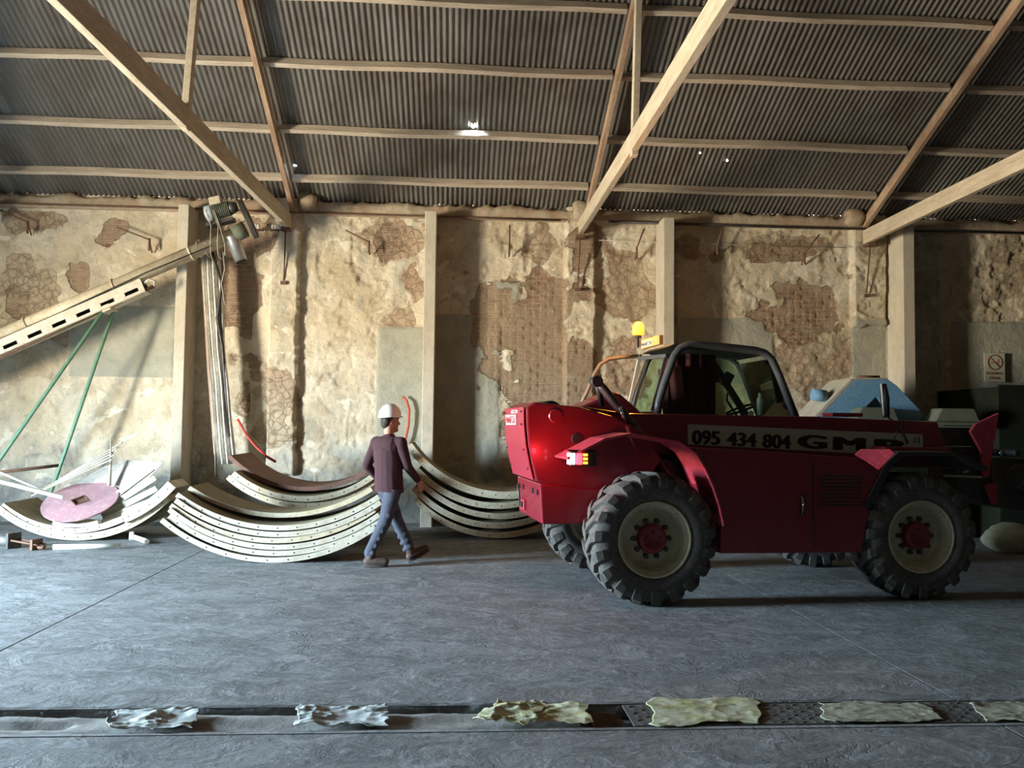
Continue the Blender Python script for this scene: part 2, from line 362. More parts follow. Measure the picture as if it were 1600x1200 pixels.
rub = blob([(6.1, 2.6, .66, .75), (2.85, 3.94, .45, .96), (9.6, 4.2, .45, .7), (-.78, 4.02, .23, .4), (-1.1, 4.57, .5, .36), (-6.64, 4.82, .61, .2), (1.33, 4.5, .43, .36), (5.4, 4.72, 1.3, .2), (-7.01, 3.82, .31, .41), (-3.29, 2.45, .36, .6), (2.85, 2.43, .38, .53), (-.95, 3.2, .3, .3), (11, 3.2, .8, 1.0), (-6.7, 3.3, .8, .3), (-2.9, 2.0, .3, .5)])
def rect(lst):
    r = np.zeros_like(X)
    for cx, cz, hx, hz in lst:
        d = np.minimum(hx-np.abs(X-cx), hz-np.abs(Z-cz))+wob*.06
        r = np.maximum(r, np.clip(d/.06+.5, 0, 1))
    return r
cem = rect([(-.9, 2.12, .4, 1.1), (-5.38, 2.9, .82, .58), (.17, 2.03, .56, 1.42), (4.54, 2.92, .83, .55), (7.03, 2.72, .3, .76), (.83, 3.65, .21, .35), (10.0, 2.2, 1.5, 1.3)])
rub = rub*(1-cem); 
pil = np.zeros_like(X)
for x0, x1, zb, dep in ((-7.95, -7.42, 0, .15), (-3.05, -2.58, .75, .15), (1.80, 2.30, 0, .115), (6.72, 7.33, 3.35, .12), (11.3, 11.85, 0, .12)):
    e = .02*(fbm(Z*4, Z*0+x0, 4, 1)-.5)*2
    pil = np.maximum(pil, dep*np.clip((np.minimum(X-x0+e*.4, x1-X+e*1.6))/.012, 0, 1)*np.clip((Z-zb)/.02+6*(fbm(X*6, Z*6, 3, 3)-.5), 0, 1))
f1, f2, idv = worley(X*6.5+wob*1.1, Z*8.5+wob*.9, 1)
stone = np.clip((f2-f1)*2.2, 0, 1)**.6*.03+idv*.014
g1, g2, gid = worley(X*1.4+wob*1.2, Z*1.6+wob, 4)
crack = np.clip(1-(g2-g1)/.035, 0, 1)*(fbm(X*.9, Z*.9, 3, 6) > .48)
chipn = fbm(X*1.7+3, Z*2.1, 6, 5)
chips = np.clip((chipn-.55)/.012, 0, 1)*(1-cem)
gouge = np.clip((fbm(X*7, Z*7, 3, 7)-.575)/.02, 0, 1)*(fbm(X*.8, Z*.8, 2, 3) > .40)*(1-cem)
row = np.floor(Z/.078); bx = (X/.25+.5*(row % 2)) % 1; bz = (Z/.078) % 1
joint = 1-np.clip(np.minimum(np.minimum(bx, 1-bx)*.25, np.minimum(bz, 1-bz)*.078)/.012, 0, 1)
bid = RT[3][(np.floor(X/.25+.5*(row % 2)).astype(int)) % 256, row.astype(int) % 256]
D = .012*fbm(X*1.2, Z*1.2, 4, 0)+pil
D += -brick*(.038+.014*joint-.02*bid)-rub*(1-brick)*(.030-stone*.45-.05*(fbm(X*6, Z*8, 4, 6)-.5)*1.6)-chips*(1-brick)*(1-rub)*.016-crack*.010-gouge*(1-brick)*.018
D += .009*(fbm(X*9, Z*9, 3, 4)-.5)+.02*(fbm(X*2.6, Z*2.6, 4, 2)-.5)
D -= .022*np.clip((fbm(X*3.3, Z*3.9, 5, 3)-.50)/.02, 0, 1)*(1-brick)*(1-cem)*(fbm(X*.55, Z*.7, 2, 5) > .36)*(X > -2.3)
D += .012*cem
wall = gridmesh('wall_back', X, WY-D, Z, WALLM)
zone = np.stack([np.clip(brick+chips*.35, 0, 1), rub, cem, np.ones_like(X)], -1).reshape(-1, 4).astype(np.float32)
ca = wall.data.color_attributes.new('zone', 'FLOAT_COLOR', 'POINT'); ca.data.foreach_set('color', zone.ravel())
tag(wall, kind='structure')

# ---- ring beam on the wall head
xs2 = np.arange(-8.8, 13.2, .04)
pr = []
rag = (fbm(xs2*4, xs2*0, 5, 1)-.5); left = np.clip((1.2-xs2)/.6, 0, 1)
rag2 = (fbm(xs2*9, xs2*0+4, 4, 2)-.5)
rows = [(0, 5.03+0*rag), (.11, 5.035+rag*.03*left), (.13+rag*.05*left, 5.06+rag*.02), (.125+rag*.08*left, 5.17+rag2*.05*left), (.11+rag*.04, 5.235+rag*.12+rag2*.10), (0, 5.25+rag*.05)]
XX = np.array([xs2 for _ in rows]); YY = np.array([WY-r[0]+0*xs2 for r in rows]); ZZ = np.array([r[1]+0*xs2 for r in rows])
BEAMM = mat('ring beam concrete', (.46, .40, .28), (.36, .24, .16), 2.2, .9, 0, .9, .015, (.24, .2, .13), .6)
rb = gridmesh('trim_1', XX, YY, ZZ, BEAMM); tag(rb, kind='structure')

# ---- floor: slabs with joints, sunken service trench
b = MB()
jx = [-11.9, -9.3, -3.13, 3.0, 9.1, 16]
DARKSLAB = mat('dark floor cutting bounce', (.05, .05, .05), (.035, .035, .034), 3, .9)  # unseen slab by the doorway is coloured dark to reduce bounced light
def slab(x0, x1, y0, y1): b.box(((x0+x1)/2, (y0+y1)/2, -.1), (x1-x0-.016, y1-y0-.014, .2), m=DARKSLAB if x1 < -9 else FLOORM)
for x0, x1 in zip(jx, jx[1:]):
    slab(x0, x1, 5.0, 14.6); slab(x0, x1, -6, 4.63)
b.box((2, 4.8, -.2), (27.9, .40, .24), m=FLOORM)
b.box((2, 4, -.24), (27.9, 20, .1), m=HOLE)
fl = b.build('floor'); tag(fl, kind='structure')
# crumbled trench edges and infill
for nm, ya, yb, za, zb_, x0, x1, amp in (('trim_2', 4.985, 5.05, -.075, .003, -11.9, 16, .035), ('trim_3', 4.575, 4.64, .003, -.075, -11.9, 16, .02)):
    xx = np.arange(x0, x1, .03); r1 = fbm(xx*5, xx*0+ya, 5, 2)-.5; r2 = fbm(xx*11, xx*0+yb, 4, 5)-.5
    s_ = -1 if nm == 'trim_2' else 1
    rows = [(ya+s_*.0+0*xx, za+0*xx), (ya+(r1+r2*.5)*amp*1.4, (za+zb_)/2+r2*.03), ((ya+yb)/2+(r1+r2)*amp, (.0015+0*xx)), (yb+0*xx, zb_+0*xx)] if nm == 'trim_2' else [(ya+0*xx, za+0*xx), ((ya+yb)/2+(r1+r2)*amp, .0015+0*xx), (yb+(r1+r2*.5)*amp*1.4, (za+zb_)/2+r2*.03), (yb+0*xx, zb_+0*xx)]
    o = gridmesh(nm, np.array([xx]*4), np.array([r[0] for r in rows]), np.array([r[1] for r in rows]), FLOORM); tag(o, kind='structure')
gx = np.arange(-11.9, .72, .04); gy = np.linspace(4.62, 5.0, 12); GX, GY = np.meshgrid(gx, gy)
fill = -.016+.04*(fbm(GX*3, GY*6, 5, 1)-.5)*1.2+.012*(fbm(GX*14, GY*14, 3, 3)-.5)-.05*np.clip((GY-4.945)/.02, 0, 1)*(fbm(GX*1.5, GY*0, 3, 2) > .42)
fill -= .04*((GX < -2.05) & (GY > 4.72) & (GY < 4.84))
TRM = mat('dusty trench infill', (.30, .295, .28), (.21, .205, .19), 7, .95, 0, .9, .02, (.26, .25, .23), .5)
o = gridmesh('trim_4', GX, GY, fill, TRM); tag(o, kind='structure')

# ---- corrugated roof (two slopes), with rust holes in the near slope
holes = [(.20, 12.52, .028, .03), (.245, 12.53, .012, .02), (-2.56, 13.42, .008, .012), (-2.535, 13.40, .006, .01), (4.19, 13.01, .008, .015), (3.72, 12.87, .006, .01)]
ys = list(np.linspace(4.0, 12.9, 14))+list(np.linspace(12.95, 14.7, 5))
for h in holes: ys += [h[1]-h[3], h[1]+h[3]]
ys = np.array(sorted(ys)); cxs = np.arange(-11.9, 16.0, .01)
XX, YY = np.meshgrid(cxs, ys)
def corr(XX, YY): return .013*np.cos(2*PI*XX/.08)+.006*(fbm(XX*1.1, YY*.8, 3, 1)-.5)
lap = .014*(YY < 12.75)
ZZ = roofz(YY)+corr(XX, YY)+lap
xm = (cxs[:-1]+cxs[1:])/2; ym = (ys[:-1]+ys[1:])/2; XM, YM = np.meshgrid(xm, ym); keep = np.ones(XM.shape, bool)
for hx, hy, rx, ry in holes: keep &= ~((abs(XM-hx) < rx) & (abs(YM-hy) < ry))
ce = gridmesh('ceiling', XX, YY, ZZ, ROOFM, keep=keep); tag(ce, kind='structure')
o = MB(); o.box((2, -1, roofz(4)-.45*5-.0), (28, 11.2, .04), rot=(math.atan(.45), 0, 0), m=ROOFM); o = o.build('ceiling'); tag(o, kind='structure')
# ---- remaining walls: doorway in the left wall
PLN = mat('side wall plaster', (.5, .43, .32), (.36, .31, .24), 2, .95, 0, .4, .01)
DARKWALL = mat('dark wall cutting bounce', (.07, .065, .055), (.05, .045, .04), 2, .95)  # unseen walls are given a dark colour to hold down bounced light
b = MB(); x = -9.4
b.prism([(-6.2, 0), (6.05, 0), (6.05, 3.2), (7.75, 3.2), (7.75, 0), (14.4, 0), (14.4, 5.2), (4, 9.9), (-6.2, 5.2)], x-.15, x, DARKWALL, 'x')
tag(b.build('wall_left'), kind='structure')
b = MB(); b.prism([(-6.2, 0), (14.4, 0), (14.4, 5.2), (4, 9.9), (-6.2, 5.2)], 15.6, 15.75, DARKWALL, 'x'); tag(b.build('wall_right'), kind='structure')
b = MB(); b.box((2, -6.1, 2.6), (28, .15, 5.6), m=DARKWALL); tag(b.build('wall_rear'), kind='structure')
b = MB(); b.box((-10.2, 14.3, 2.6), (3, .15, 5.4), m=PLN); b.box((14.4, 14.3, 2.6), (2.6, .15, 5.4), m=PLN); b.box((2, 14.45, 5.1), (28, .1, .7), m=PLN); b.box((2, 14.34, 5.19), (28, .2, .22), m=PLN); tag(b.build('wall_back_ends_seal'), kind='structure')  # last two boxes are unseen strips added against light leaking at the eaves

# ================================================================== TIMBER FRAME
tr = [(-7.35, 14.05, -7.9, 5.5, 'far left end of the hall'), (-2.75, 14.05, -3.12, 6.0, 'behind the grain auger head'), (2.05, 14.1, 2.02, 5.5, 'above the telehandler rear'), (6.92, 14.05, 6.75, 6.2, 'at right of the photo above the blue machine')]
for k, (xa, ya, xb, yb, nm) in enumerate(tr):
    rx = {0: -7.4, 1: -2.70, 2: 2.14, 3: 6.93}[k]
    t = empty('roof_truss', (xa, ya, 4.76), label='pale timber roof truss '+nm, cat='truss')
    def P(p): return Vector(p)-Vector((xa, ya, 4.76))
    dzs = {0: 0, 1: 0.0, 2: .06, 3: .0}[k]
    b = MB(); ext = 1.0 if k != 2 else 1.0
    pb = Vector((xb, yb, 4.78+dzs*.5)); pa = Vector((xa, ya, 4.76+dzs))
    pc = pa+(pb-pa)*1.55
    b.bar(P(pa)+Vector((0, 0, .12)), P(pc)+Vector((0, 0, .12)), .085, .235, WOOD); b.build('tie_beam', WOOD, t, .006)
    b = MB(); p0 = Vector((rx, 14.15, 5.01)); p1 = Vector((rx+(.04 if k == 1 else 0), 4.2, roofz(4.2)-.26)); b.bar(P(p0)+Vector((0, 0, .075)), P(p1)+Vector((0, 0, .075)), .075, .15, RAFT); b.build('rafter', RAFT, t, .006)
    for sy in (9.35, 5.2) if k != 2 else (9.75, 5.2):
        f = (sy-ya)/(pb.y-ya); bx_ = xa+(xb-xa)*f
        b = MB(); b.bar(P((bx_, sy, 4.76)), P((rx*.5+bx_*.5, sy, roofz(sy)-.2)), .075, .12, WOOD, (0, 1, 0)); b.build('strut', WOOD, t, .005)
# purlins: one timber per bay and row
rowsY = [13.58, 12.60, 11.46, 10.48, 9.4, 8.3]
rown = ['lowest', 'second lowest', 'third lowest', 'fourth', 'fifth', 'sixth']
bays = [(-10.5, -7.45, 'leftmost bay'), (-7.32, -2.76, 'bay over the grain auger'), (-2.62, 2.08, 'middle bay over the walking man'), (2.2, 6.87, 'bay over the telehandler'), (7.0, 13, 'dark bay at the right edge')]
for r_, y in enumerate(rowsY[:5]):
    for q, (x0, x1, bn) in enumerate(bays):
        if q == 0 : continue
        if r_ == 4 and q < 3: continue
        o = MB(); n = 8; ys_ = [y+.012*math.sin(i*1.3+r_*2+q) for i in range(n+1)]
        for i in range(n):
            xa = x0+(x1-x0)*i/n; xb = x0+(x1-x0)*(i+1)/n
            o.bar((xa-.002, ys_[i], roofz(ys_[i])-.068), (xb+.002, ys_[i+1], roofz(ys_[i+1])-.068), .075, .105, WOODP, (0, .41, .91))
        bmesh.ops.remove_doubles(o.bm, verts=o.bm.verts, dist=.006)
        tag(o.build('purlin', WOODP), rown[r_]+' timber purlin under the roof in the '+bn, 'purlin', 'roof purlins')
# small ridge straps at wall head: corbel lumps at the truss feet
for x, lb in ((-2.45, 'pale rubble corbel on the wall head behind the auger head'), (2.05, 'pale mortar lump on the wall head above the brick pilaster'), (6.72, 'rounded pale concrete collar on the wall head at right')):
    o = MB(); o.lathe([(-.14, .0), (-.14, .11), (-.08, .15), (.08, .145), (.14, .12), (.14, 0)], (x, 14.06, 5.22), 'x', 14, BEAMM)
    for v in o.bm.verts: v.co += Vector((rnd.uniform(-.015, .015), rnd.uniform(-.015, .015), rnd.uniform(-.015, .015)))
    tag(o.build('corbel', BEAMM), lb, 'corbel')

# concrete posts standing off the wall
for x0, x1, lb in ((-4.39, -4.225, 'slender concrete post at left behind the grain auger'), (-.53, -.345, 'slender concrete post behind the walking man'), (3.34, 3.52, 'slender concrete post behind the orange beacon'), (7.36, 7.56, 'thick slender concrete post behind the blue machine')):
    o = MB(); o.box(((x0+x1)/2, 13.915, 2.5), (x1-x0, .55, 5.06), m=POST)
    tag(o.build('concrete_post', POST, bevel=.012), lb, 'post', 'concrete posts along the wall')

# conduit and rods on the wall head
def pipe(name, pts, r, m, lb, cat, grp=None, seg=8):
    o = MB(); o.tube(pts, r, seg, m); return tag(o.build(name, m), lb, cat, grp)
pipe('conduit', [(-8.7, 14.03, 5.06), (-5, 14.02, 5.05), (-2.6, 14.01, 5.03), (0, 14.02, 5.03), (1.7, 14.0, 5.02)], .016, RUST, 'thin rusty conduit running along the wall head at left', 'conduit')
pipe('conduit', [(2.5, 14.0, 5.02), (5.2, 14.0, 5.01), (12.9, 14.0, 5.02)], .02, STEEL, 'thin dark conduit running along the wall head at right', 'conduit')
pipe('wire', [(2.35, 14.08, 4.72), (4.5, 14.06, 4.70), (6.6, 14.06, 4.70)], .006, PALE, 'thin pale wire stretched under the wall head behind the beacon', 'wire')
# iron brackets
for x, z, dxx, lb in ((-6.85, 4.78, -.42, 'bent iron bracket on the wall left of the first post, upper left'), (-4.95, 4.55, -.5, 'bent iron bracket on the bright plaster beside the left post'), (-1.45, 4.60, -.38, 'bent iron bracket on plaster right of the auger head'), (.85, 4.62, .0, 'iron bracket on the wall right of the middle post'), (2.98, 4.62, .12, 'iron bracket on the wall between brick pilaster and beacon post'), (4.35, 4.72, .1, 'short iron bracket in the shade right of the beacon post'), (5.85, 4.6, .25, 'iron bracket on the wall above the exposed bricks')):
    o = MB(); o.tube([(x, 14.16, z-.2), (x, 14.02, z-.02), (x+dxx, 14.0, z+.3 if dxx >= 0 else z+.16)], .013, 6, RUST); o.tube([(x, 14.03, z-.2), (x, 14.03, z)], .018, 6, RUST)
    tag(o.build('wall_bracket', RUST), lb, 'bracket', 'iron brackets on the wall')
for x, lb in ((-2.78, 'iron tie rod hanging below the truss foot near the auger head'), (2.02, 'iron tie rod hanging below the truss foot on the brick pilaster'), (6.96, 'iron tie rod hanging below the truss foot at right')):
    o = MB(); yb_ = 14.04; o.tube([(x, 13.95, 4.76), (x-.03, yb_, 3.92)], .012, 6, RUST); o.box((x-.03, 14.03, 3.88), (.09, .06, .05), m=RUST); o.box((x, 13.98, 4.74), (.14, .18, .05), m=RUST)
    tag(o.build('tie_rod', RUST), lb, 'rod', 'tie rods under the trusses')
for x, n, lb in ((-3.27, 3, 'row of small white porcelain insulators on the wall near the auger spout'), (-2.95, 4, 'second row of white porcelain insulators beside the truss foot')):
    o = MB()
    for i in range(n): o.lathe([(-.03, .016), (-.01, .026), (.01, .016), (.03, .026), (.04, .012)], (x-.05+i*.045, 14.0, 4.78), 'z', 10, WHITE)
    o.box((x, 14.06, 4.74), (.2, .1, .015), m=RUST); tag(o.build('insulator_rack', WHITE), lb, 'insulator')

# hose hanging on wall, red hose by pile
pipe('hanging_hose', [(-.86, 14.1, 2.06), (-.80, 14.08, 2.0), (-.755, 14.08, 1.85), (-.76, 14.08, 1.6), (-.80, 14.08, 1.40), (-.84, 14.08, 1.30)], .024, DRED, 'orange hose stub hanging on the wall behind the man', 'hose')
pipe('red_hose', [(-3.30, 13.3, 1.66), (-3.16, 13.28, 1.42), (-3.0, 13.26, 1.24), (-2.84, 13.24, 1.10), (-2.70, 13.24, 1.02)], .02, mat('red hose rubber', (.6, .05, .03), rough=.5), 'thin red hose curving over the rusted brown arc panel', 'hose')

# ================================================================== ARC PANELS
def arc(name, cx, cy, z0, R, a0, a1, depth, fl, m_in, m_rim, label, group, tilt=0, nh=14, rz=0, outw=True):
    """curved formwork panel: bowl-like sheet with rims; lowest point at z0"""
    o = MB(); n = 36; t = .006
    A = [math.radians(a0+(a1-a0)*i/n) for i in range(n+1)]
    def pt(a, r, y): return (r*math.sin(a), y, R-r*math.cos(a))
    # sheet
    for rr_ in (R-fl, R-fl+t):
        o.poly([pt(a, rr_, y) for y in (0, depth) for a in A], [(k, k+1, n+2+k, n+1+k) for k in range(n)], m_in, True)
    for i in range(n):
        a, b_ = A[i], A[i+1]
        for y in (0, depth-t):
            q = [pt(a, R-fl-.004, y), pt(b_, R-fl-.004, y), pt(b_, R, y), pt(a, R, y)]; q2 = [(v[0], v[1]+t, v[2]) for v in q]
            o.poly(q+q2, [(0, 1, 2, 3), (4, 5, 6, 7), (0, 1, 5, 4), (3, 2, 6, 7)], m_rim)
        # outer lip of the front rim
        q = [pt(a, R, 0), pt(b_, R, 0), pt(b_, R, .04), pt(a, R, .04)]; q2 = [pt(a, R-t, 0), pt(b_, R-t, 0), pt(b_, R-t, .04), pt(a, R-t, .04)]
        o.poly(q+q2, [(0, 1, 2, 3), (4, 5, 6, 7)], m_rim)
    for a in (A[0], A[-1]):
        s_ = 1 if a > 0 else -1; d = .006/R
        vs = [pt(a, R-fl-.004, 0), pt(a, R, 0), pt(a, R, depth), pt(a, R-fl-.004, depth)]; v2 = [pt(a+s_*d, R-fl-.004, 0), pt(a+s_*d, R, 0), pt(a+s_*d, R, depth), pt(a+s_*d, R-fl-.004, depth)]
        o.poly(vs+v2, [(0, 1, 2, 3), (4, 5, 6, 7), (0, 1, 5, 4), (2, 3, 7, 6), (1, 2, 6, 5)], m_rim)
    for i in range(nh):
        a = math.radians(a0+(a1-a0)*(i+.5)/nh); p = Vector(pt(a, R-fl*.5, -.0015))
        o.lathe([(0, .0001), (0, .0085), (.004, .0085)], p, 'y', 8, HOLE)
    ob = o.build(name, m_rim); ob.location = (cx, cy, z0); ob.rotation_euler = (0, math.radians(tilt), rz)
    tag(ob, label, 'arc panel', group); return ob
GA = 'arc panels stacked left of the man'
pos = ['bottommost', 'second from the bottom', 'third from the bottom', 'fourth from the bottom', 'fifth from the bottom', 'topmost']
for i in range(6):
    rim = [CREAM2, CREAM2, CREAM2, CREAM, CREAM2, CREAM2][i]
    s0 = (-2.07, -2.04, -2.03, -2.06, -2.02, -2.03)[i]
    arc('arc_panel', s0, 10.10+i*.012+(.02 if i % 2 else 0), .003+i*.0715, 2.0, (-39.5, -38, -38.3, -37, -36.5, -36)[i], (36, 36.5, 36, 35, 36, 35.5)[i], 1.0, .054, OLIVE, rim,
        'cream curved steel arc panel left of the man, '+pos[i]+' of the stack', GA, 0, 11)
arc('arc_panel', -2.04, 10.50, .475, 2.0, -34, 32, .75, .05, OLIVE, CREAM, 'loose cream arc panel lying inside the top of the stack left of the man', GA, -1, 0)
GB = 'arc panels lying behind the stack'
arc('arc_panel', -2.0, 11.75, .005, 1.75, -36, 40, .95, .075, OLIVE, CREAM, 'lowest cream arc panel of the group behind the main stack', GB, 0, 13)
arc('arc_panel', -2.02, 11.72, .47, 1.55, -41, 44, 1.1, .07, OLIVE, CREAM, 'middle cream arc panel of the group behind the main stack', GB, 0, 13)
arc('arc_panel', -2.03, 11.68, .56, 1.52, -38, 44, 1.15, .07, OLIVE, CREAM, 'upper cream arc panel behind the main stack, under the brown one', GB, 1, 13)
arc('arc_panel', -1.98, 12.0, .68, 1.50, -47, 48, 1.2, .05, BROWN, BROWN, 'rusted brown curved sheet lying on the group behind the main stack', GB, -2, 0)
GC = 'arc panels between the man and the telehandler'
lc = ['bottommost', 'second from the bottom', 'third from the bottom', 'fourth from the bottom', 'topmost']
for i in range(5):
    arc('arc_panel', (.62, .60, .62, .58, .66)[i], 12.2+i*.03, (.02, .15, .28, .42, .56)[i], (1.65, 1.62, 1.62, 1.6, 1.75)[i], (-46, -48, -47, -46, -52)[i], (38, 39, 38, 40, 34)[i], .95, (.075, .08, .075, .085, .10)[i], OLIVE, CREAM,
        'dusty cream arc panel between man and telehandler, '+lc[i]+' of its stack', GC, (0, 0, 1, 1, 2)[i], 13)
GD = 'arc panels of the left pile'
arc('arc_panel', -5.05, 11.95, .005, 1.62, -40, 48, 1.0, .085, OLIVE, CREAM, 'lower wide cream arc panel of the left pile around the pink disc', GD, 0, 14)
arc('arc_panel', -5.12, 11.98, .095, 1.50, -39, 30, .95, .075, OLIVE, CREAM, 'upper cream arc panel of the left pile carrying the pink disc', GD, 0, 11)
arc('arc_panel', -5.02, 11.88, .125, 1.66, 22, 50, .6, .13, OLIVE, CREAM, 'short thick cream arc segment rising at the right end of the left pile', GD, 0, 5)

# ================================================================== LEFT PILE CONTENTS
# pink disc
dz = empty('pink_disc', (-5.24, 12.50, .47), label='faded pink round steel disc with a square hole lying in the left pile', cat='disc')
o = MB(); n = 48; sq = [(.12*math.cos(PI/4+PI/2*k), .12*math.sin(PI/4+PI/2*k)) for k in range(4)]
ou = [(.50*math.cos(2*PI*i/n), .50*math.sin(2*PI*i/n)) for i in range(n)]
def sqp(i):
    a = 2*PI*i/n; r = .085/max(abs(math.cos(a)), abs(math.sin(a))); return (r*math.cos(a), r*math.sin(a))
inn = [sqp(i) for i in range(n)]
for z in (0, .02):
    o.poly([(x, y, z) for x, y in ou]+[(x, y, z) for x, y in inn], [(i, (i+1) % n, n+(i+1) % n, n+i) for i in range(n)], PINK)
o.poly([(x, y, z) for z in (0, .02) for x, y in ou], [(i, (i+1) % n, n+(i+1) % n, n+i) for i in range(n)], PINK)
o.poly([(x, y, z) for z in (0, .02) for x, y in inn], [(i, (i+1) % n, n+(i+1) % n, n+i) for i in range(n)], BROWN)
d = o.build('disc_plate', PINK, dz); d.rotation_euler = (0, 0, math.radians(40))
o = MB(); 
for s_ in (-1, 1): o.box((0, s_*.09, .024), (.19, .012, .008), m=BROWN); o.box((s_*.09, 0, .024), (.012, .19, .008), m=BROWN)
o.box((0, 0, -.012), (.22, .22, .008), m=BROWN); q_ = o.build('square_collar', BROWN, dz); q_.rotation_euler = (0, 0, math.radians(40))  # bottom plate added to make the open square hole look dark
dz.rotation_euler = (math.radians(28), math.radians(-2), 0)
def plate(name, c, s3, rot, m, lb, cat='panel', grp=None, bevel=.003):
    o = MB(); o.box((0, 0, 0), s3, m=m); ob = o.build(name, m, bevel=bevel); ob.location = c; ob.rotation_euler = [math.radians(a) for a in rot]; return tag(ob, lb, cat, grp)
o = MB(); o.prism([(-.36, -.25), (.02, -.28), (.36, .20), (-.26, .24)], 0, .012, SHEET)
ob = o.build('white_sheet', SHEET, loc=(-4.62, 12.86, .82)); ob.rotation_euler = (math.radians(-18), 0, 0); tag(ob, 'white steel sheet standing at the back of the left pile', 'panel')
o = MB(); o.prism([(-.62, -.30), (.45, -.16), (.45, .22), (.12, .18)], 0, .012, SHEET)
ob = o.build('white_sheet', SHEET, loc=(-5.22, 12.92, .78)); ob.rotation_euler = (math.radians(-15), 0, 0); tag(ob, 'slanted white steel sheet left of the thin spike in the left pile', 'panel')
for i in range(5):
    o = MB(); L_ = .95-.06*i
    o.poly([(0, 0, 0), (L_, 0, 0), (L_, .012, 0), (0, .012, 0), (0, 0, .10), (L_, 0, .085), (L_, .012, .085), (0, .012, .10)], [(0, 1, 2, 3), (4, 5, 6, 7), (0, 1, 5, 4), (2, 3, 7, 6), (1, 2, 6, 5), (0, 3, 7, 4)], PALE)
    o.box((L_/2, -.03, .005), (L_, .06, .008), m=PALE)
    ob = o.build('angle_strip', PALE); ob.location = (-5.02+.05*i, 12.36+.08*(4-i), .33-.055*i+(.0)); ob.rotation_euler = (0, math.radians(-38+4.5*i), math.radians(3*i-4))
    tag(ob, ['topmost', 'second from top', 'middle', 'second from bottom', 'bottommost'][i]+' cream angle strip fanned out right of the pink disc', 'metal strip', 'angle strips right of the pink disc')
for i in range(5):
    plate('thin_bar', (-5.42+.02*i, 12.62+.06*i, .80+.045*i), (1.20, .03, .018), (0, -26-1.6*i, 2), PALE, ['lowest', 'second', 'middle', 'fourth', 'highest'][i]+' pale thin bar slanting above the pink disc', 'bar', 'thin bars above the pink disc')
plate('white_channel', (-5.78, 12.18, .67), (.98, .07, .045), (0, 13, -6), WHITE, 'broad white channel bar resting over the left pile beside the pink disc', 'bar')
plate('white_channel', (-5.95, 12.30, .76), (.62, .03, .025), (0, 24, 4), WHITE, 'narrow white bar above the broad white channel of the left pile', 'bar')
o = MB(); o.tube([(0, 0, 0), (.01, 0, .35), (0, 0, .70)], [.03, .018, .005], 6, CREAM2); ob = o.build('steel_spike', CREAM2, loc=(-4.94, 12.72, .68)); tag(ob, 'thin pale upright spike in the middle of the left pile', 'spike')
o = MB(); o.strip([(-.3, .02), (-.15, -.02), (0, -.03), (.15, -.01), (.3, .03)], 0, .12, .05, WHITE); ob = o.build('white_cover', WHITE, loc=(-5.08, 11.98, .19)); tag(ob, 'short white curved strip lying in front of the pink disc', 'strip')
# floor pieces
def lie(name, a, b_, r, m, lb, cat, seg=10):
    o = MB(); o.tube([a, b_], r, seg, m); return tag(o.build(name, m), lb, cat)
lie('white_tube', (-4.96, 11.10, .035), (-4.18, 11.22, .035), .033, WHITE, 'long white plastic tube lying on the floor at left', 'tube')
o = MB(); o.tube([(-4.36, 12.05, .05), (-4.0, 11.6, .04)], .035, 8, WHITE); o.box((-4.36, 12.06, .06), (.06, .05, .11), m=CREAM2); tag(o.build('white_offcut', WHITE), 'short white offcut with a flared end on the floor by the left pile', 'offcut')
t = empty('jack_tool', (-5.55, 11.25, 0), math.radians(-22), 'grey steel clamp tool with rods lying on the floor at the left edge', 'tool')
o = MB(); o.tube([(-.65, 0, .12), (.02, 0, .09)], .07, 14, GALV); o.build('barrel', GALV, t)
o = MB(); o.box((.05, 0, .10), (.04, .20, .19), m=STEEL); o.build('end_plate', STEEL, t, .004)
o = MB(); o.box((.42, 0, .07), (.04, .16, .13), m=RUST); o.build('end_plate', RUST, t, .004)
o = MB()
for s_ in (-.06, .06): o.tube([(.03, s_, .11), (.5, s_, .07)], .012, 8, RUST)
o.build('guide_rod', RUST, t)
o = MB(); o.lathe([(-.05, .012), (-.05, .03), (.05, .03), (.05, .012)], (.5, 0, .04), 'x', 8, RUST); o.build('nut', RUST, t)

# ================================================================== GRAIN AUGER
au = empty('grain_auger', (-5.5, 13.35, 0), label='long pale grain auger rising to the right on green legs, motor on its head', cat='auger')
AO = Vector((-5.5, 13.35, 0))
def A_(x, z, y=12.5): return Vector((x*1.068, y+.85, max(0, z*1.068-.109)))-AO
d0 = Vector((-7.6, 0, 2.18)); d1 = Vector((-3.20, 0, 4.30)); dd = (d1-d0).normalized()
o = MB(); o.tube([A_(-7.6, 2.22), A_(-3.22, 4.32)], .105, 20, CREAM)
for f in (.35, .62, .86): p = A_(-7.6+4.38*f, 2.22+2.10*f); o.tube([p, p+dd*.03], .122, 20, CREAM)
o.build('auger_tube', CREAM, au)
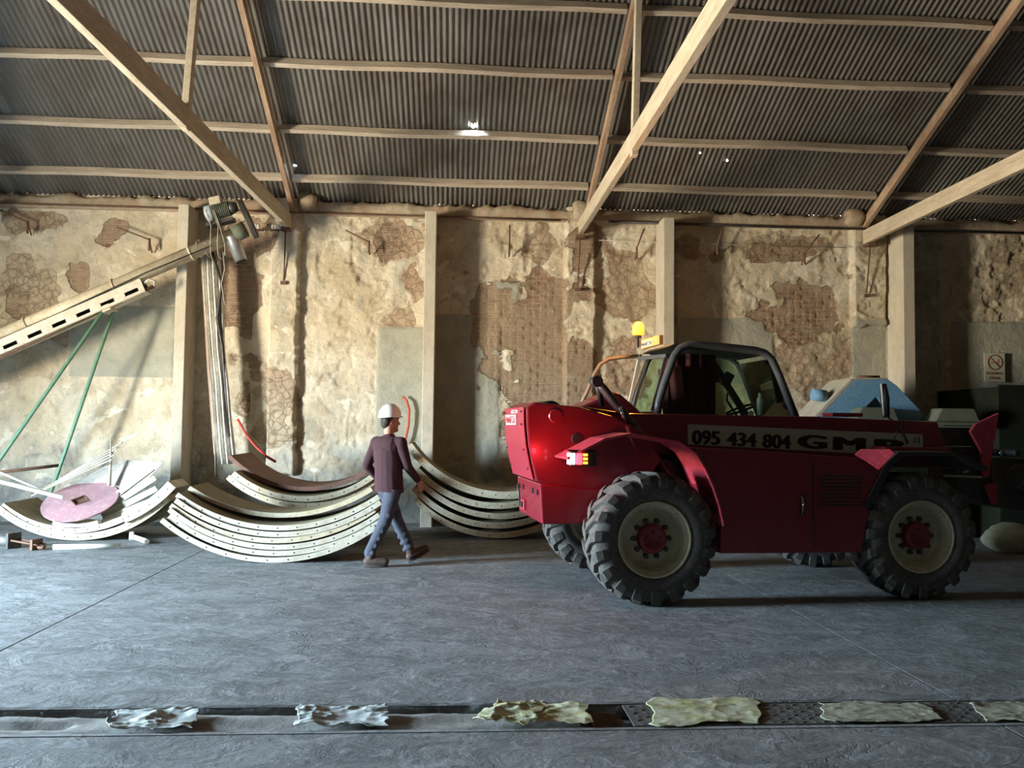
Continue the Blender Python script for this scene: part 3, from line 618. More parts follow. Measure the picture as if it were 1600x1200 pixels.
# slotted channel beneath
sl = math.atan2(2.10, 4.38)
o = MB(); cx, cz = -5.95, 2.87; Lc = 3.3
for k in range(9):
    xx = -Lc/2+.25+k*.36
ch = []
segs = [-Lc/2]
for k in range(9): segs += [-Lc/2+.14+k*.36, -Lc/2+.14+k*.36+.20]
segs.append(Lc/2)
def chp(u, v, y): return A_(cx+u*math.cos(sl)-v*math.sin(sl), cz+u*math.sin(sl)+v*math.cos(sl), y)
def chbox(u0, u1, v0, v1, y0, y1, m):
    vs = [chp(u, v, y) for u in (u0, u1) for y in (y0, y1) for v in (v0, v1)]
    o.poly(vs, [(0, 1, 3, 2), (4, 6, 7, 5), (0, 4, 5, 1), (2, 3, 7, 6), (0, 2, 6, 4), (1, 5, 7, 3)], m)
chbox(-Lc/2, Lc/2, -.055, .06, 12.36, 12.375, CREAM2); chbox(-Lc/2, Lc/2, -.15, -.11, 12.36, 12.375, CREAM2)
for i in range(0, len(segs), 2): chbox(segs[i], segs[i+1], -.112, -.053, 12.36, 12.375, CREAM2)
chbox(-Lc/2, Lc/2, .05, .06, 12.36, 12.6, CREAM2); chbox(-Lc/2, Lc/2, -.155, -.145, 12.36, 12.6, CREAM)
chbox(-Lc/2, Lc/2, -.15, .06, 12.58, 12.6, STEEL)
o.build('slotted_channel', CREAM2, au)
o = MB(); o.tube([chp(-Lc/2, -.19, 12.42), chp(Lc/2+.12, -.12, 12.42)], .028, 10, RUST); o.tube([chp(Lc/2+.12, -.12, 12.42), chp(Lc/2+.16, -.06, 12.42), chp(Lc/2+.10, 0, 12.42), chp(Lc/2, -.03, 12.42)], .022, 8, PALE); o.build('lower_rail', RUST, au)
o = MB()
o.tube([A_(-7.2, 2.30, 12.37), A_(-6, 2.86, 12.37), A_(-5.4, 3.21, 12.38), A_(-4.4, 3.72, 12.38), A_(-3.5, 4.13, 12.39)], .008, 6, INK)
o.build('cable', INK, au)
# legs
o = MB(); o.tube([A_(-4.98, 3.17, 12.42), A_(-6.34, .90, 12.25), A_(-6.88, 0.0, 12.2)], .028, 10, GREEN); o.build('leg', GREEN, au)
o = MB(); o.tube([A_(-4.90, 3.20, 12.58), A_(-5.60, .98, 12.68), A_(-5.80, .36, 12.70)], .028, 10, GREEN); o.build('leg', GREEN, au)
o = MB(); o.tube([A_(-6.36, .87, 12.25), A_(-5.62, .97, 12.68)], .024, 8, RUST); o.build('cross_bar', RUST, au)
o = MB(); o.box(A_(-4.94, 3.2, 12.5), (.14, .26, .10), (0, -sl, 0), CREAM); o.build('leg_bracket', CREAM, au, .01)
# head
o = MB(); o.tube([A_(-3.22, 4.32), A_(-3.06, 4.40)], [.125, .125], 20, GRGR); o.build('head_cap', GRGR, au)
o = MB(); p0 = A_(-3.25, 4.28); p1 = A_(-3.11, 3.93); o.tube([p0, p0+(p1-p0)*.1, p1], [.135, .105, .095], 20, GALV); o.tube([p1, p1+(p1-p0)*.02], .085, 20, HOLE); o.build('spout', GALV, au)
mo = MB(); a0 = A_(-3.62, 4.58, 12.42); a1 = A_(-3.20, 4.70, 12.42); md = (a1-a0).normalized()
mo.tube([a0, a0+md*.02, a0+md*.10, a0+md*.13], [.06, .12, .125, .11], 20, mat('motor pale blue', (.42, .48, .5), rough=.5))
for k in range(9): mo.tube([a0+md*(.14+.028*k), a0+md*(.155+.028*k)], .118, 20, GRGR); mo.tube([a0+md*(.155+.028*k), a0+md*(.168+.028*k)], .10, 20, STEEL)
mo.tube([a0+md*.38, a1+md*.03], [.11, .07], 20, STEEL)
mtr = mo.build('motor', GRGR, au)
o = MB(); o.box(a0+md*.17+Vector((0, -.03, .15)), (.17, .17, .12), (0, -.28, 0), CREAM); o.build('terminal_box', CREAM, mtr, .01)
o = MB(); o.box(A_(-3.40, 4.47, 12.45), (.42, .2, .05), (0, -.28, 0), STEEL); o.build('motor_mount', STEEL, au)
# belt guard: rounded oblong plate at the head
o = MB(); g0 = Vector((-3.10, 4.72)); g1 = Vector((-2.93, 4.36)); gd = (g1-g0).normalized(); gn = Vector((-gd.y, gd.x)); out = []
n = 10
for k in range(n+1): a = PI*k/n; out.append(g0+gn*math.cos(a)*.09*(-1)-gd*math.sin(a)*.09)
for k in range(n+1): a = PI*k/n; out.append(g1+gn*math.cos(a)*.12+gd*math.sin(a)*.12)
# the guard faces along the tube; built as a thick slanted shell
vs = []; 
for side in (-1, 1):
    for k in range(24):
        a = 2*PI*k/24; ly = math.cos(a)*.13; lz = math.sin(a)*(.30)
        c0 = Vector((-3.015, 0, 4.53)); vs.append(A_(c0.x+gd.x*(-lz)+side*.035*gn.x*-1, c0.z+gd.y*(-lz)+side*.035*gn.y*-1, 12.45+ly))
o.poly(vs, [tuple(range(24)), tuple(range(47, 23, -1))]+[(k, (k+1) % 24, 24+(k+1) % 24, 24+k) for k in range(24)], STEEL)
o.build('belt_guard', STEEL, au, .008)
# wires tied round motor and tube
o = MB()
for q, (x0, x1) in enumerate(((-3.56, -3.50), (-3.46, -3.40), (-3.44, -3.30))):
    o.tube([A_(x0-.02, 4.62, 12.29), A_(x0+.05, 4.40, 12.34), A_(x1-.02, 4.16, 12.36), A_(x1-.03, 4.0, 12.45), A_(x0+.08, 3.85+.1*q, 12.5)], .006, 5, PALE)
o.tube([A_(-3.36, 4.05, 12.45), A_(-3.33, 3.8, 12.45), A_(-3.37, 3.6, 12.45), A_(-3.32, 3.3, 12.46)], .007, 5, PALE)
o.build('tie_wire', PALE, au)

# ---- pleated sleeve hanging under the auger
sv = empty('hanging_sleeve', (-3.8, 13.72, .96), label='long pleated pale metal sleeve bundle hanging from the auger head', cat='sleeve')
SV = Vector((-3.8, 13.72, .96))
def SQ(x, y, z): return Vector((x*1.088, y+1.12, z*1.088-.139))
prof = [(4.08, -3.69, -3.45), (3.8, -3.67, -3.435), (3.55, -3.655, -3.41), (3.08, -3.62, -3.36), (2.62, -3.575, -3.335), (2.16, -3.52, -3.275), (1.7, -3.47, -3.23), (1.24, -3.42, -3.165), (1.01, -3.39, -3.13)]
SLV = mat('dull silver sheet', (.82, .80, .73), (.60, .56, .48), 5, .45, .0, .3, .004, (.16, .12, .08), .55, (2, 2, .6))
SLB = mat('brown sheet', (.42, .30, .22), (.34, .23, .16), 5, .6, .1, .3, .004)
o = MB(); rows = []
for z, x0, x1 in prof:
    row = []; n = 48; wd = x1-x0
    for k in range(n+1):
        f = k/n; ph = f*3.2*2*PI+.35*math.sin(z*1.7); row.append(((x0+wd*f), 12.6-.035*math.cos(ph)-.02*math.sin(f*PI)+.018*math.sin(z*3+f*3)))
    rows.append((z, row))
vs = []; fs = []
nn = 49
for z, row in rows: vs += [SQ(x, y, z)-SV for x, y in row]
for z, row in rows: vs += [SQ(x, y+.05+.03*math.sin(i/48*PI), z)-SV for i, (x, y) in enumerate(row)]
R_ = len(rows); B0 = R_*nn
for r in range(R_-1):
    for k in range(nn-1):
        a = r*nn+k; fs.append((a, a+1, a+nn+1, a+nn)); fs.append((B0+a, B0+a+nn, B0+a+nn+1, B0+a+1))
    for k in (0, nn-1): a = r*nn+k; fs.append((a, a+nn, B0+a+nn, B0+a))
for k in range(nn-1):
    for a in (k, (R_-1)*nn+k): fs.append((a, a+1, B0+a+1, B0+a))
o.poly(vs, fs, SLV, True); o.build('pleated_sheet', SLV, sv)
o = MB(); o.bar(SQ(-3.70, 12.6, 4.06)-SV, SQ(-3.56, 12.6, 2.4)-SV, .035, .06, SLB, (0, 1, 0)); o.bar(SQ(-3.56, 12.6, 2.4)-SV, SQ(-3.43, 12.6, 1.15)-SV, .035, .06, SLB, (0, 1, 0)); o.build('edge_strip', SLB, sv)
o = MB(); o.tube([SQ(*p)-SV for p in ((-3.45, 12.55, 1.4), (-3.42, 12.55, 1.1), (-3.41, 12.55, .84))], .008, 6, PALE); o.build('hanging_cord', PALE, sv)
o = MB(); o.tube([SQ(*p)-SV for p in ((-3.55, 12.5, 4.12), (-3.40, 12.58, 3.6), (-3.44, 12.53, 3.1), (-3.36, 12.55, 2.7), (-3.30, 12.6, 2.0), (-3.22, 12.6, 1.4))], [.03, .02, .03, .028, .025, .02], 8, STEEL); o.build('dark_cable', STEEL, sv)

o = MB()
for x_ in (-4.0, -3.86): o.tube([Vector(q)-SV for q in ((x_, 13.73, 4.20), (x_, 13.62, 4.34), (x_+.02, 13.46, 4.36), (x_+.02, 13.36, 4.42), (x_+.02, 13.24, 4.34), (x_+.01, 13.30, 4.20), (x_, 13.5, 4.18), (x_, 13.72, 4.18))], .008, 6, PALE)
o.build('hanger_wire', PALE, sv)
# ================================================================== TELEHANDLER
HD = math.radians(5.8)
T = empty('telehandler', (1.83, 7.62, 0), HD, 'dark red telehandler with grey cab frame, orange beacon and lit tail lamp', 'telehandler')
def part(name, mb, m, bevel=0, parent=None): return mb.build(name, m, parent or T, bevel)
def wheel(x, y0, side, nm='wheel', rz=0):
    """side=1: outer face toward -y (near); -1: outer face toward +y"""
    w_ = .38; o = MB(); s = side
    Y = (lambda t: y0+t) if s == 1 else (lambda t: y0+w_-t)
    prof = [(.06, .325), (.03, .335), (.012, .36), (.0, .41), (.0, .45), (.012, .50), (.035, .54), (.07, .560), (.19, .568), (.31, .560), (.345, .54), (.368, .50), (.38, .45), (.38, .41), (.368, .36), (.35, .335), (.32, .325)]
    o.lathe([(Y(t)-y0, r) for t, r in prof], (x, y0, .6), 'y', 56, RUBBER, closed=True)
    nl = 19
    for sd in (0, 1):
        for i in range(nl):
            a0 = 2*PI*(i+.5*sd)/nl
            # (t, angle offset, r inner, r outer, half angular width)
            cs = [(.205, .0, .55, .604, .075), (.12, .09, .55, .603, .072), (.045, .19, .535, .598, .085), (.006, .235, .49, .56, .10), (-.004, .245, .455, .50, .09)]
            vs = []
            for t, da, ri, ro, hw in cs:
                if sd: t = w_-t
                for r in (ri, ro):
                    for e in (-1, 1):
                        a = a0+da*(-1)+e*hw*(.85 if r == ro else 1.1)
                        vs.append((x+r*math.cos(a), Y(t), .6+r*math.sin(a)))
            fs = []
            for k in range(len(cs)-1):
                q = 4*k; fs += [(q, q+1, q+5, q+4), (q+2, q+6, q+7, q+3), (q, q+4, q+6, q+2), (q+1, q+3, q+7, q+5)]
            e = 4*(len(cs)-1); fs += [(0, 2, 3, 1), (e, e+1, e+3, e+2)]
            o.poly(vs, fs, RUBBER)
    ty = part('wheel_tyre', o, RUBBER, .006)
    o = MB()
    o.lathe([(Y(t)-y0, r) for t, r in ((.06, .335), (.030, .345), (.010, .342), (.012, .325), (.035, .318), (.05, .300), (.06, .290), (.15, .280), (.178, .262), (.172, .235), (.150, .205), (.140, .17), (.135, .001))], (x, y0, .6), 'y', 56, RIMM, caps=False)
    o.lathe([(Y(t)-y0, r) for t, r in ((.18, .27), (.30, .28), (.365, .325), (.37, .335))], (x, y0, .6), 'y', 40, RIMM, caps=False)
    rm = part('rim', o, RIMM, 0, ty)
    o = MB(); o.lathe([(Y(t)-y0, r) for t, r in ((.15, .135), (.07, .132), (.052, .12), (.045, .09), (.05, .085), (.05, .001))], (x, y0, .6), 'y', 32, RED, caps=False)
    for k in range(10):
        a = 2*PI*k/10; px_, pz = x+.165*math.cos(a), .6+.165*math.sin(a); o.lathe([((Y(.155)-y0), .024), ((Y(.105)-y0), .024), ((Y(.10)-y0), .014)], (px_, y0, pz), 'y', 8, STEEL)
    for k in range(5):
        a = 2*PI*k/5+.3; o.lathe([((Y(.06)-y0), .012), ((Y(.035)-y0), .012)], (x+.055*math.cos(a), y0, .6+.055*math.sin(a)), 'y', 6, RED)
    part('hub', o, RED, 0, ty)
    o = MB(); o.tube([(x+.20, Y(.10), .6+.22), (x+.215, Y(.04), .6+.235)], .012, 6, STEEL); part('valve', o, STEEL, 0, ty)
    return ty
wheel(-.03, 0, 1); wheel(2.60, 0, 1); wheel(-.03, 1.88, -1); wheel(2.60, 1.88, -1)
for x in (-.03, 2.6):
    o = MB(); o.tube([(x, .2, .6), (x, .9, .6), (x, 1.0, .6), (x, 1.26, .6), (x, 1.36, .6), (x, 2.05, .6)], [.09, .09, .17, .17, .09, .09], 18, STEEL); part('axle', o, STEEL)
# chassis
o = MB(); o.prism([(-.9, .72), (.2, .62), (3.05, .62), (3.3, .85), (3.2, 1.15), (.1, 1.30), (-.6, 1.1)], .70, 1.45, STEEL); part('chassis', o, STEEL, .01)
# tail: pivot housing + counterweight box
o = MB(); o.prism([(-1.12, 1.78), (-1.115, 1.62), (-1.095, 1.42), (-1.06, 1.25), (-1.02, 1.09), (-.62, .95), (.0, .95), (.20, 1.30), (.05, 1.55), (-.25, 1.70), (-.6, 1.79), (-1.04, 1.83)], .52, 1.68, RED)
housing = part('pivot_housing', o, RED, .018)
o = MB(); o.prism([(-.99, 1.07), (-.965, .69), (-.1, .69), (-.1, 1.0), (-.6, 1.03)], .49, 1.71, RED); cw = part('counterweight', o, RED, .015)
o = MB(); o.box((-.975, 1.35, .80), (.05, .20, .10), m=REDL); o.box((-1.0, 1.35, .80), (.03, .09, .06), m=HOLE); part('tow_hitch', o, REDL, .004, cw)
o = MB(); o.tube([(-1.0, 1.45, .78), (-1.03, 1.45, 1.0)], .012, 6, STEEL); part('tow_pin', o, STEEL, 0, cw)
for y in (.62, .85, 1.35, 1.58):
    o = MB(); o.box((-.985, y, .98), (.02, .05, .05), m=HOLE); part('slot', o, HOLE, 0, cw)
PLR = mat('rear plate red', (.28, .016, .034), (.24, .016, .03), 4, .45, 0, .1, .001, (.32, .06, .08), .3)
o = MB(); o.strip([(-1.135, 1.785), (-1.13, 1.62), (-1.11, 1.42), (-1.075, 1.25), (-1.035, 1.10)], .54, 1.66, -.012, PLR)
rp = part('rear_plate', o, PLR, .004, housing)
for y in (.62, 1.58):
    for z, x in ((1.74, -1.148), (1.62, -1.146), (1.38, -1.122), (1.2, -1.08)):
        o = MB(); o.lathe([(-.010, .009), (0, .011)], (x, y, z), 'x', 8, BLACK); part('bolt', o, BLACK, 0, housing)
o = MB(); o.box((-1.1485, 1.22, 1.665), (.006, .62, .10), (0, -.03, 0), m=LWHITE); o.box((-1.1505, 1.0, 1.745), (.006, .36, .028), (0, -.03, 0), m=LWHITE); part('name_plate', o, LWHITE, 0, housing)
o = MB(); o.lathe([(0, .12), (.02, .13), (.98, .13), (1.0, .12)], (-.86, .62, 1.72), 'y', 28, BLACK); o.lathe([(-.06, .06), (0, .075), (1.1, .075), (1.14, .06)], (-.84, .55, 1.70), 'y', 20, RED); part('pivot_pin', o, BLACK, 0, housing)
o = MB(); o.lathe([(-.03, .045), (0, .045)], (-.64, .52, 1.49), 'y', 20, BLACK); part('port', o, BLACK, 0, housing)
def text(s, size, M4, m, parent, name='lettering', bold=.0, ext=.0015):
    cu = bpy.data.curves.new(name, 'FONT'); cu.body = s; cu.size = size; cu.extrude = ext; cu.align_x = 'LEFT'
    tmp = bpy.data.objects.new(name, cu); C.objects.link(tmp); dg = bpy.context.evaluated_depsgraph_get(); dg.update()
    m0 = bpy.data.meshes.new_from_object(tmp.evaluated_get(dg)); bpy.data.objects.remove(tmp)
    b = bmesh.new()
    for dx_, dy_ in (((0, 0), (-1, 0), (1, 0), (-.5, .5), (.5, .5), (-.5, -.5), (.5, -.5)) if bold else ((0, 0),)):
        n0 = len(b.verts); b.from_mesh(m0); b.verts.ensure_lookup_table()
        for v in b.verts[n0:]: v.co += Vector((dx_*bold, dy_*bold*.6, dx_*.0002))
    me = bpy.data.meshes.new(name); b.to_mesh(me); b.free()
    xsn = [v.co.x for v in me.vertices]; x0_, x1_ = min(xsn), max(xsn)
    for v in me.vertices: v.co.x = v.co.x-x0_
    me.materials.append(m)
    for p in me.polygons: p.material_index = 0
    o = bpy.data.objects.new(name, me); C.objects.link(o); o.parent = parent; o.matrix_local = M4; return o, (x1_-x0_)
def fit(s, width, height, M4, m, parent, bold=.0, name='lettering'):
    o, w0 = text(s, height/.72, M4, m, parent, name, bold)
    k = width/w0
    for v in o.data.vertices: v.co.x *= k
    return o
# text plane facing -y (local): x->x, y->z
def MX(x, y, z, tilt=0): return Matrix.Translation((x, y, z)) @ Matrix.Rotation(tilt, 4, 'Y') @ Matrix.Rotation(PI/2, 4, 'X')
def MR(x, y, z): return Matrix.Translation((x, y, z)) @ Matrix.Rotation(-PI/2, 4, 'Z') @ Matrix.Rotation(PI/2, 4, 'X')
fit('MANITOU', .56, .075, MR(-1.1535, 1.50, 1.63), mat('plate red ink', (.35, .02, .04), rough=.5, bmp=0), housing, .004)
fit('TURBO', .32, .018, MR(-1.1555, 1.16, 1.736), mat('plate red ink', (.35, .02, .04)), housing, .0)
# boom
o = MB(); o.prism([(-.80, 1.60), (-.5, 1.80), (-.07, 1.74), (1.97, 1.735), (3.32, 1.695), (3.50, 1.20), (3.3, 1.22), (.2, 1.34), (-.7, 1.48)], .76, 1.20, RED)
boom = part('boom', o, RED, .012)
o = MB(); o.prism([(3.30, 1.64), (3.74, 1.62), (3.86, 1.40), (3.80, 1.20), (3.40, 1.20)], .82, 1.14, STEEL); o.box((3.55, .80, 1.44), (.4, .02, .012), m=PALE); o.box((3.6, .80, 1.66), (.35, .02, .01), m=STEEL); part('inner_boom', o, STEEL, .008)
o = MB(); o.prism([(.56, 1.44), (3.14, 1.33), (3.14, 1.565), (.56, 1.64)], .752, .757, DECAL); dec = part('phone_decal', o, DECAL, 0, boom)
tl = math.atan2(-.09, 2.55)
def dz_(x): return 1.445-(x-.56)*.0426
for tx, x0, x1 in (('095', .60, .90), ('434', .965, 1.29), ('804', 1.35, 1.66)): fit(tx, x1-x0, .138, MX(x0, .7505, dz_((x0+x1)/2)+.012, -tl), INK, boom, .011)
for tx, x0, x1 in (('G', 1.73, 2.06), ('M', 2.12, 2.49), ('P', 2.58, 2.92)): fit(tx, x1-x0, .135, MX(x0, .7505, dz_((x0+x1)/2)+.03, -tl), INK, boom, .013)
o = MB()
for x in (3.04, 3.10): o.box((x, .7505, 1.50), (.006, .002, .09), m=INK)
o.box((3.07, .7505, 1.515), (.06, .002, .005), m=INK); o.tube([(3.04, .75, 1.475), (3.07, .75, 1.49), (3.10, .75, 1.475)], .003, 5, INK); part('hook_symbol', o, INK, 0, boom)
# small lower hood in front of decal at the right
o = MB(); o.prism([(2.55, 1.44), (3.28, 1.43), (3.36, 1.22), (2.4, 1.24)], .50, .74, RED); part('front_hood', o, RED, .01)
# engine pod
o = MB(); o.prism([(.30, 1.425), (.345, 1.41), (.50, 1.07), (.60, .75), (.59, .47), (1.98, .46), (2.06, .86), (2.30, 1.28), (2.27, 1.32), (1.9, 1.345), (.9, 1.40)], .02, .74, RED); pod = part('engine_pod', o, RED, .015)
o = MB(); o.box((1.77, .018, 1.04), (.46, .01, .34), m=RED)
for k in range(9): o.box((1.77, .013, .90+.034*k), (.42, .012, .014), (.5, 0, 0), m=BLACK)
part('grille', o, RED, .002, pod)
o = MB(); o.tube([(1.375, .01, 1.0), (1.39, .0, .96), (1.39, .0, .86), (1.38, .01, .82)], .018, 8, BLACK); o.tube([(1.39, -.01, .93), (1.38, -.01, .90)], .012, 8, CHROME); part('door_latch', o, BLACK, 0, pod)
o = MB(); o.box((1.50, .0185, .90), (.008, .006, .82), m=BLACK); part('panel_gap', o, BLACK, 0, pod)
# fenders
o = MB(); o.strip([(.60, .72), (.56, .90), (.50, 1.07), (.42, 1.24), (.33, 1.37), (.18, 1.46), (-.27, 1.53), (-.50, 1.485), (-.84, 1.31)][::-1], -.02, .50, .022, REDL); rf = part('rear_fender', o, REDL, .004)
o = MB(); o.prism([(2.06, .86), (2.30, 1.28), (2.42, 1.36), (2.95, 1.36), (3.2, 1.24), (3.3, 1.22), (3.3, 1.26), (2.97, 1.40), (2.36, 1.40), (2.22, 1.28), (2.0, .90)], .0, .5, BLACK); ff = part('front_fender', o, BLACK, .004)
o = MB(); fp = [(1.90, 1.37), (1.95, 1.425), (2.18, 1.43), (2.215, 1.39), (2.09, 1.235), (1.98, 1.32)]
o.poly([(x, .0-(x-1.90)*.45-e, z) for e in (0, .02) for x, z in fp], [tuple(range(6)), tuple(range(11, 5, -1))]+[(k, (k+1) % 6, 6+(k+1) % 6, 6+k) for k in range(6)], REDL); part('mudguard_flap', o, REDL, .006, ff)
# tail lamp
o = MB(); o.box((-.70, .03, 1.32), (.24, .08, .13), m=BLACK); o.box((-.70, .09, 1.39), (.28, .10, .015), m=RED); tlp = part('tail_lamp', o, BLACK, .008)
o = MB(); o.box((-.742, -.018, 1.32), (.05, .03, .10), m=emis('red lamp lens', (1, .03, .05), 9)); part('red_lens', o, None, .005, tlp)
o = MB(); o.box((-.826, .03, 1.32), (.014, .07, .10), m=emis('white lamp lens', (1, .45, .45), 7)); o.box((-.80, -.014, 1.32), (.045, .02, .10), m=emis('pink lamp lens', (1, .5, .5), 5)); part('clear_lens', o, None, .003, tlp)
o = MB()
for k in range(3): o.box((-.685, -.016, 1.285+.035*k), (.04, .02, .022), m=emis('amber lamp lens', (1, .35, .04), 3))
part('amber_lens', o, None, .002, tlp)
pl = bpy.data.lights.new('tail_lamp_light', 'POINT'); pl.color = (1, .02, .03); pl.energy = 10; pl.shadow_soft_size = .03; po = bpy.data.objects.new('tail_lamp_light', pl); C.objects.link(po); po.parent = T; po.location = (-.97, .12, 1.36)
# steering / lift cylinder
o = MB(); o.tube([(-.40, .6, 2.03), (-.36, .6, 1.98), (.0, .60, 1.55), (.36, .6, 1.06), (.44, .6, .75)], [.035, .042, .048, .048, .04], 14, STEEL); o.tube([(-.42, .56, 2.04), (-.42, .68, 2.04)], .055, 12, BLACK); o.tube([(-.42, .6, 2.04), (-.32, .75, 1.82)], .03, 8, BLACK); part('lift_cylinder', o, STEEL)
o = MB(); o.tube([(-.20, .55, 1.80), (-.14, .55, 1.62)], .018, 10, CHROME); o.tube([(-.14, .55, 1.62), (-.02, .55, 1.35)], .038, 10, RED); part('tilt_cylinder', o, RED)
# far side tank / hood by the cab
o = MB(); o.prism([(-.62, 1.72), (-.05, 1.97), (.02, 1.95), (.25, 1.76), (.2, 1.3), (-.6, 1.3)], 1.25, 1.95, RED); part('side_tank', o, RED, .03)
o = MB(); o.prism([(.2, 1.0), (2.35, 1.0), (2.35, 1.70), (.2, 1.74)], 1.30, 2.15, RED); part('cab_base', o, RED, .02)
# cab
cy0, cy1 = 1.25, 2.12
near = [(.41, cy0, 1.70), (.43, cy0, 1.86), (.49, cy0, 2.06), (.60, cy0, 2.36), (.66, cy0, 2.44), (.76, cy0, 2.485), (.86, cy0, 2.49), (1.2, cy0, 2.47), (1.52, cy0, 2.445), (1.62, cy0, 2.42), (1.70, cy0, 2.36), (1.78, cy0, 2.20), (1.99, cy0, 1.70)]
o = MB(); o.tube(near, .043, 12, GREY); cabf = part('cab_frame', o, GREY)
o = MB(); o.tube([(x, cy1, z) for x, y, z in near], .03, 10, GREY); part('cab_frame', o, GREY)
o = MB(); o.prism([(.52, 2.45), (.62, 2.50), (1.2, 2.515), (1.56, 2.48), (1.68, 2.40), (1.60, 2.42), (.62, 2.45)], cy0+.02, cy1, BLACK); rfp = part('cab_roof', o, BLACK, .01)
o = MB(); o.bar((.36, cy1, 1.76), (.51, cy1, 2.45), .035, .035, PALE, (0, 1, 0)); o.bar((.36, cy1, 1.76), (.40, cy0, 1.76), .03, .03, GREY); o.bar((.50, cy1, 2.40), (.56, cy0+.08, 2.37), .05, .04, GREY); o.bar((.40, cy0+.12, 1.78), (.55, cy0+.12, 2.38), .03, .03, GREY, (0, 1, 0)); part('rear_window_frame', o, GREY)
o = MB(); o.poly([(.40, cy0+.06, 1.76), (.40, cy1-.04, 1.76), (.54, cy1-.04, 2.38), (.56, cy0+.06, 2.38)], [(0, 1, 2, 3)], GLASS); part('rear_glass', o, GLASS)
o = MB(); pts = [(x, z) for x, y, z in near]; o.poly([(x+(.03 if x < 1 else -.03), cy0, z-.03 if z > 2 else z) for x, z in pts], [tuple(range(len(pts)))], GLASS); part('side_glass', o, GLASS)
o = MB(); o.poly([(x+(.03 if x < 1 else -.03), cy1, z-.03 if z > 2 else z) for x, z in pts], [tuple(range(len(pts)))], GLASS); part('side_glass', o, GLASS)
o = MB(); o.poly([(1.96, cy0, 1.74), (1.96, cy1, 1.74), (1.70, cy1, 2.36), (1.70, cy0, 2.36)], [(0, 1, 2, 3)], GLASS); part('windscreen', o, GLASS)
# curtain, seat, wheel
o = MB(); n = 40; vs = []; 
for z in (2.42, 1.74):
    for i in range(n+1): f = i/n; vs.append((.66+f*.56, cy0+.34+.03*math.sin(f*26)+.02*math.sin(f*9), z))
for z in (1.74, 2.42):
    for i in range(n, -1, -1): f = i/n; vs.append((.66+f*.56, cy0+.35+.03*math.sin(f*26)+.02*math.sin(f*9), z))
o.poly(vs, [(i, i+1, n+2+i, n+1+i) for i in range(n)], CURT, True); part('curtain', o, CURT)
o = MB(); o.box((.98, 1.72, 1.70), (.5, .5, .12), m=BLACK); o.box((.76, 1.72, 1.98), (.14, .48, .60), (0, -.12, 0), m=CURT); o.box((.72, 1.72, 2.33), (.10, .26, .14), m=CURT); part('driver_seat', o, CURT, .03)
o = MB(); o.tube([(1.55+.17*math.cos(2*PI*k/24)*.9, 1.70+.17*math.sin(2*PI*k/24), 1.82+.17*.35*math.cos(2*PI*k/24)) for k in range(25)], .014, 8, BLACK); o.tube([(1.55, 1.7, 1.82), (1.66, 1.7, 1.6)], .03, 8, BLACK); part('steering_wheel', o, BLACK)
o = MB(); o.bar((1.30, 1.9, 2.36), (1.72, 1.9, 1.74), .07, .05, BLACK, (0, 1, 0)); o.box((1.46, 1.86, 2.16), (.10, .06, .16), (0, .5, 0), m=BLACK); o.tube([(1.46, 1.85, 2.0), (1.44, 1.82, 1.92), (1.58, 1.82, 1.72)], .012, 6, BLACK); part('wiper_column', o, BLACK)
o = MB(); o.box((1.25, 1.75, 2.20), (.16, .02, .16), (0, 0, .2), m=STEEL); part('inner_mirror', o, STEEL, .01)
o = MB(); o.lathe([(0, .03), (.12, .035), (.17, .034), (.20, .018), (.24, .016)], (1.60, 1.32, 1.75), 'z', 14, WHITE); o.lathe([(-.01, .03), (.02, .03)], (1.50, 1.32, 1.765), 'y', 16, WHITE); part('window_glint', o, WHITE)  # white bottle shape added for the bright reflection in the cab glass
# beacon and sign on the cab roof
o = MB(); o.box((.50, 1.68, 2.545), (.05, .62, .10), m=ORNG); sg = part('roof_sign', o, ORNG, .006)
o = MB(); o.box((.473, 1.78, 2.54), (.004, .36, .06), m=LWHITE); part('sign_strip', o, LWHITE, 0, sg)
fit('MANITOU', .34, .045, MR(.4700, 1.945, 2.518), INK, sg, .002)
o = MB(); o.lathe([(-.11, .012), (.0, .012), (.0, .035), (.03, .04)], (.44, 1.98, 2.62), 'z', 12, STEEL); bc = part('beacon_base', o, STEEL)
o = MB(); o.lathe([(0, .06), (.02, .07), (.10, .066), (.14, .045), (.155, .008)], (.44, 1.98, 2.655), 'z', 20, emis('beacon lens', (1, .40, .04), 1.9)); part('beacon_lens', o, None, 0, bc)
pl = bpy.data.lights.new('beacon_light', 'POINT'); pl.color = (1, .40, .04); pl.energy = 45; pl.shadow_soft_size = .07; po = bpy.data.objects.new('beacon_light', pl); C.objects.link(po); po.parent = T; po.location = (.42, 1.88, 2.86)
# open rear guard tube
o = MB(); o.tube([(-.24, 2.15, 1.75), (-.12, 2.15, 1.98), (-.03, 2.15, 2.2), (.04, 2.15, 2.32), (.14, 2.15, 2.385), (.3, 2.15, 2.41), (.52, 2.12, 2.43)], .022, 10, mat('brownish tube', (.30, .20, .13), rough=.5)); part('guard_rail', o, None)
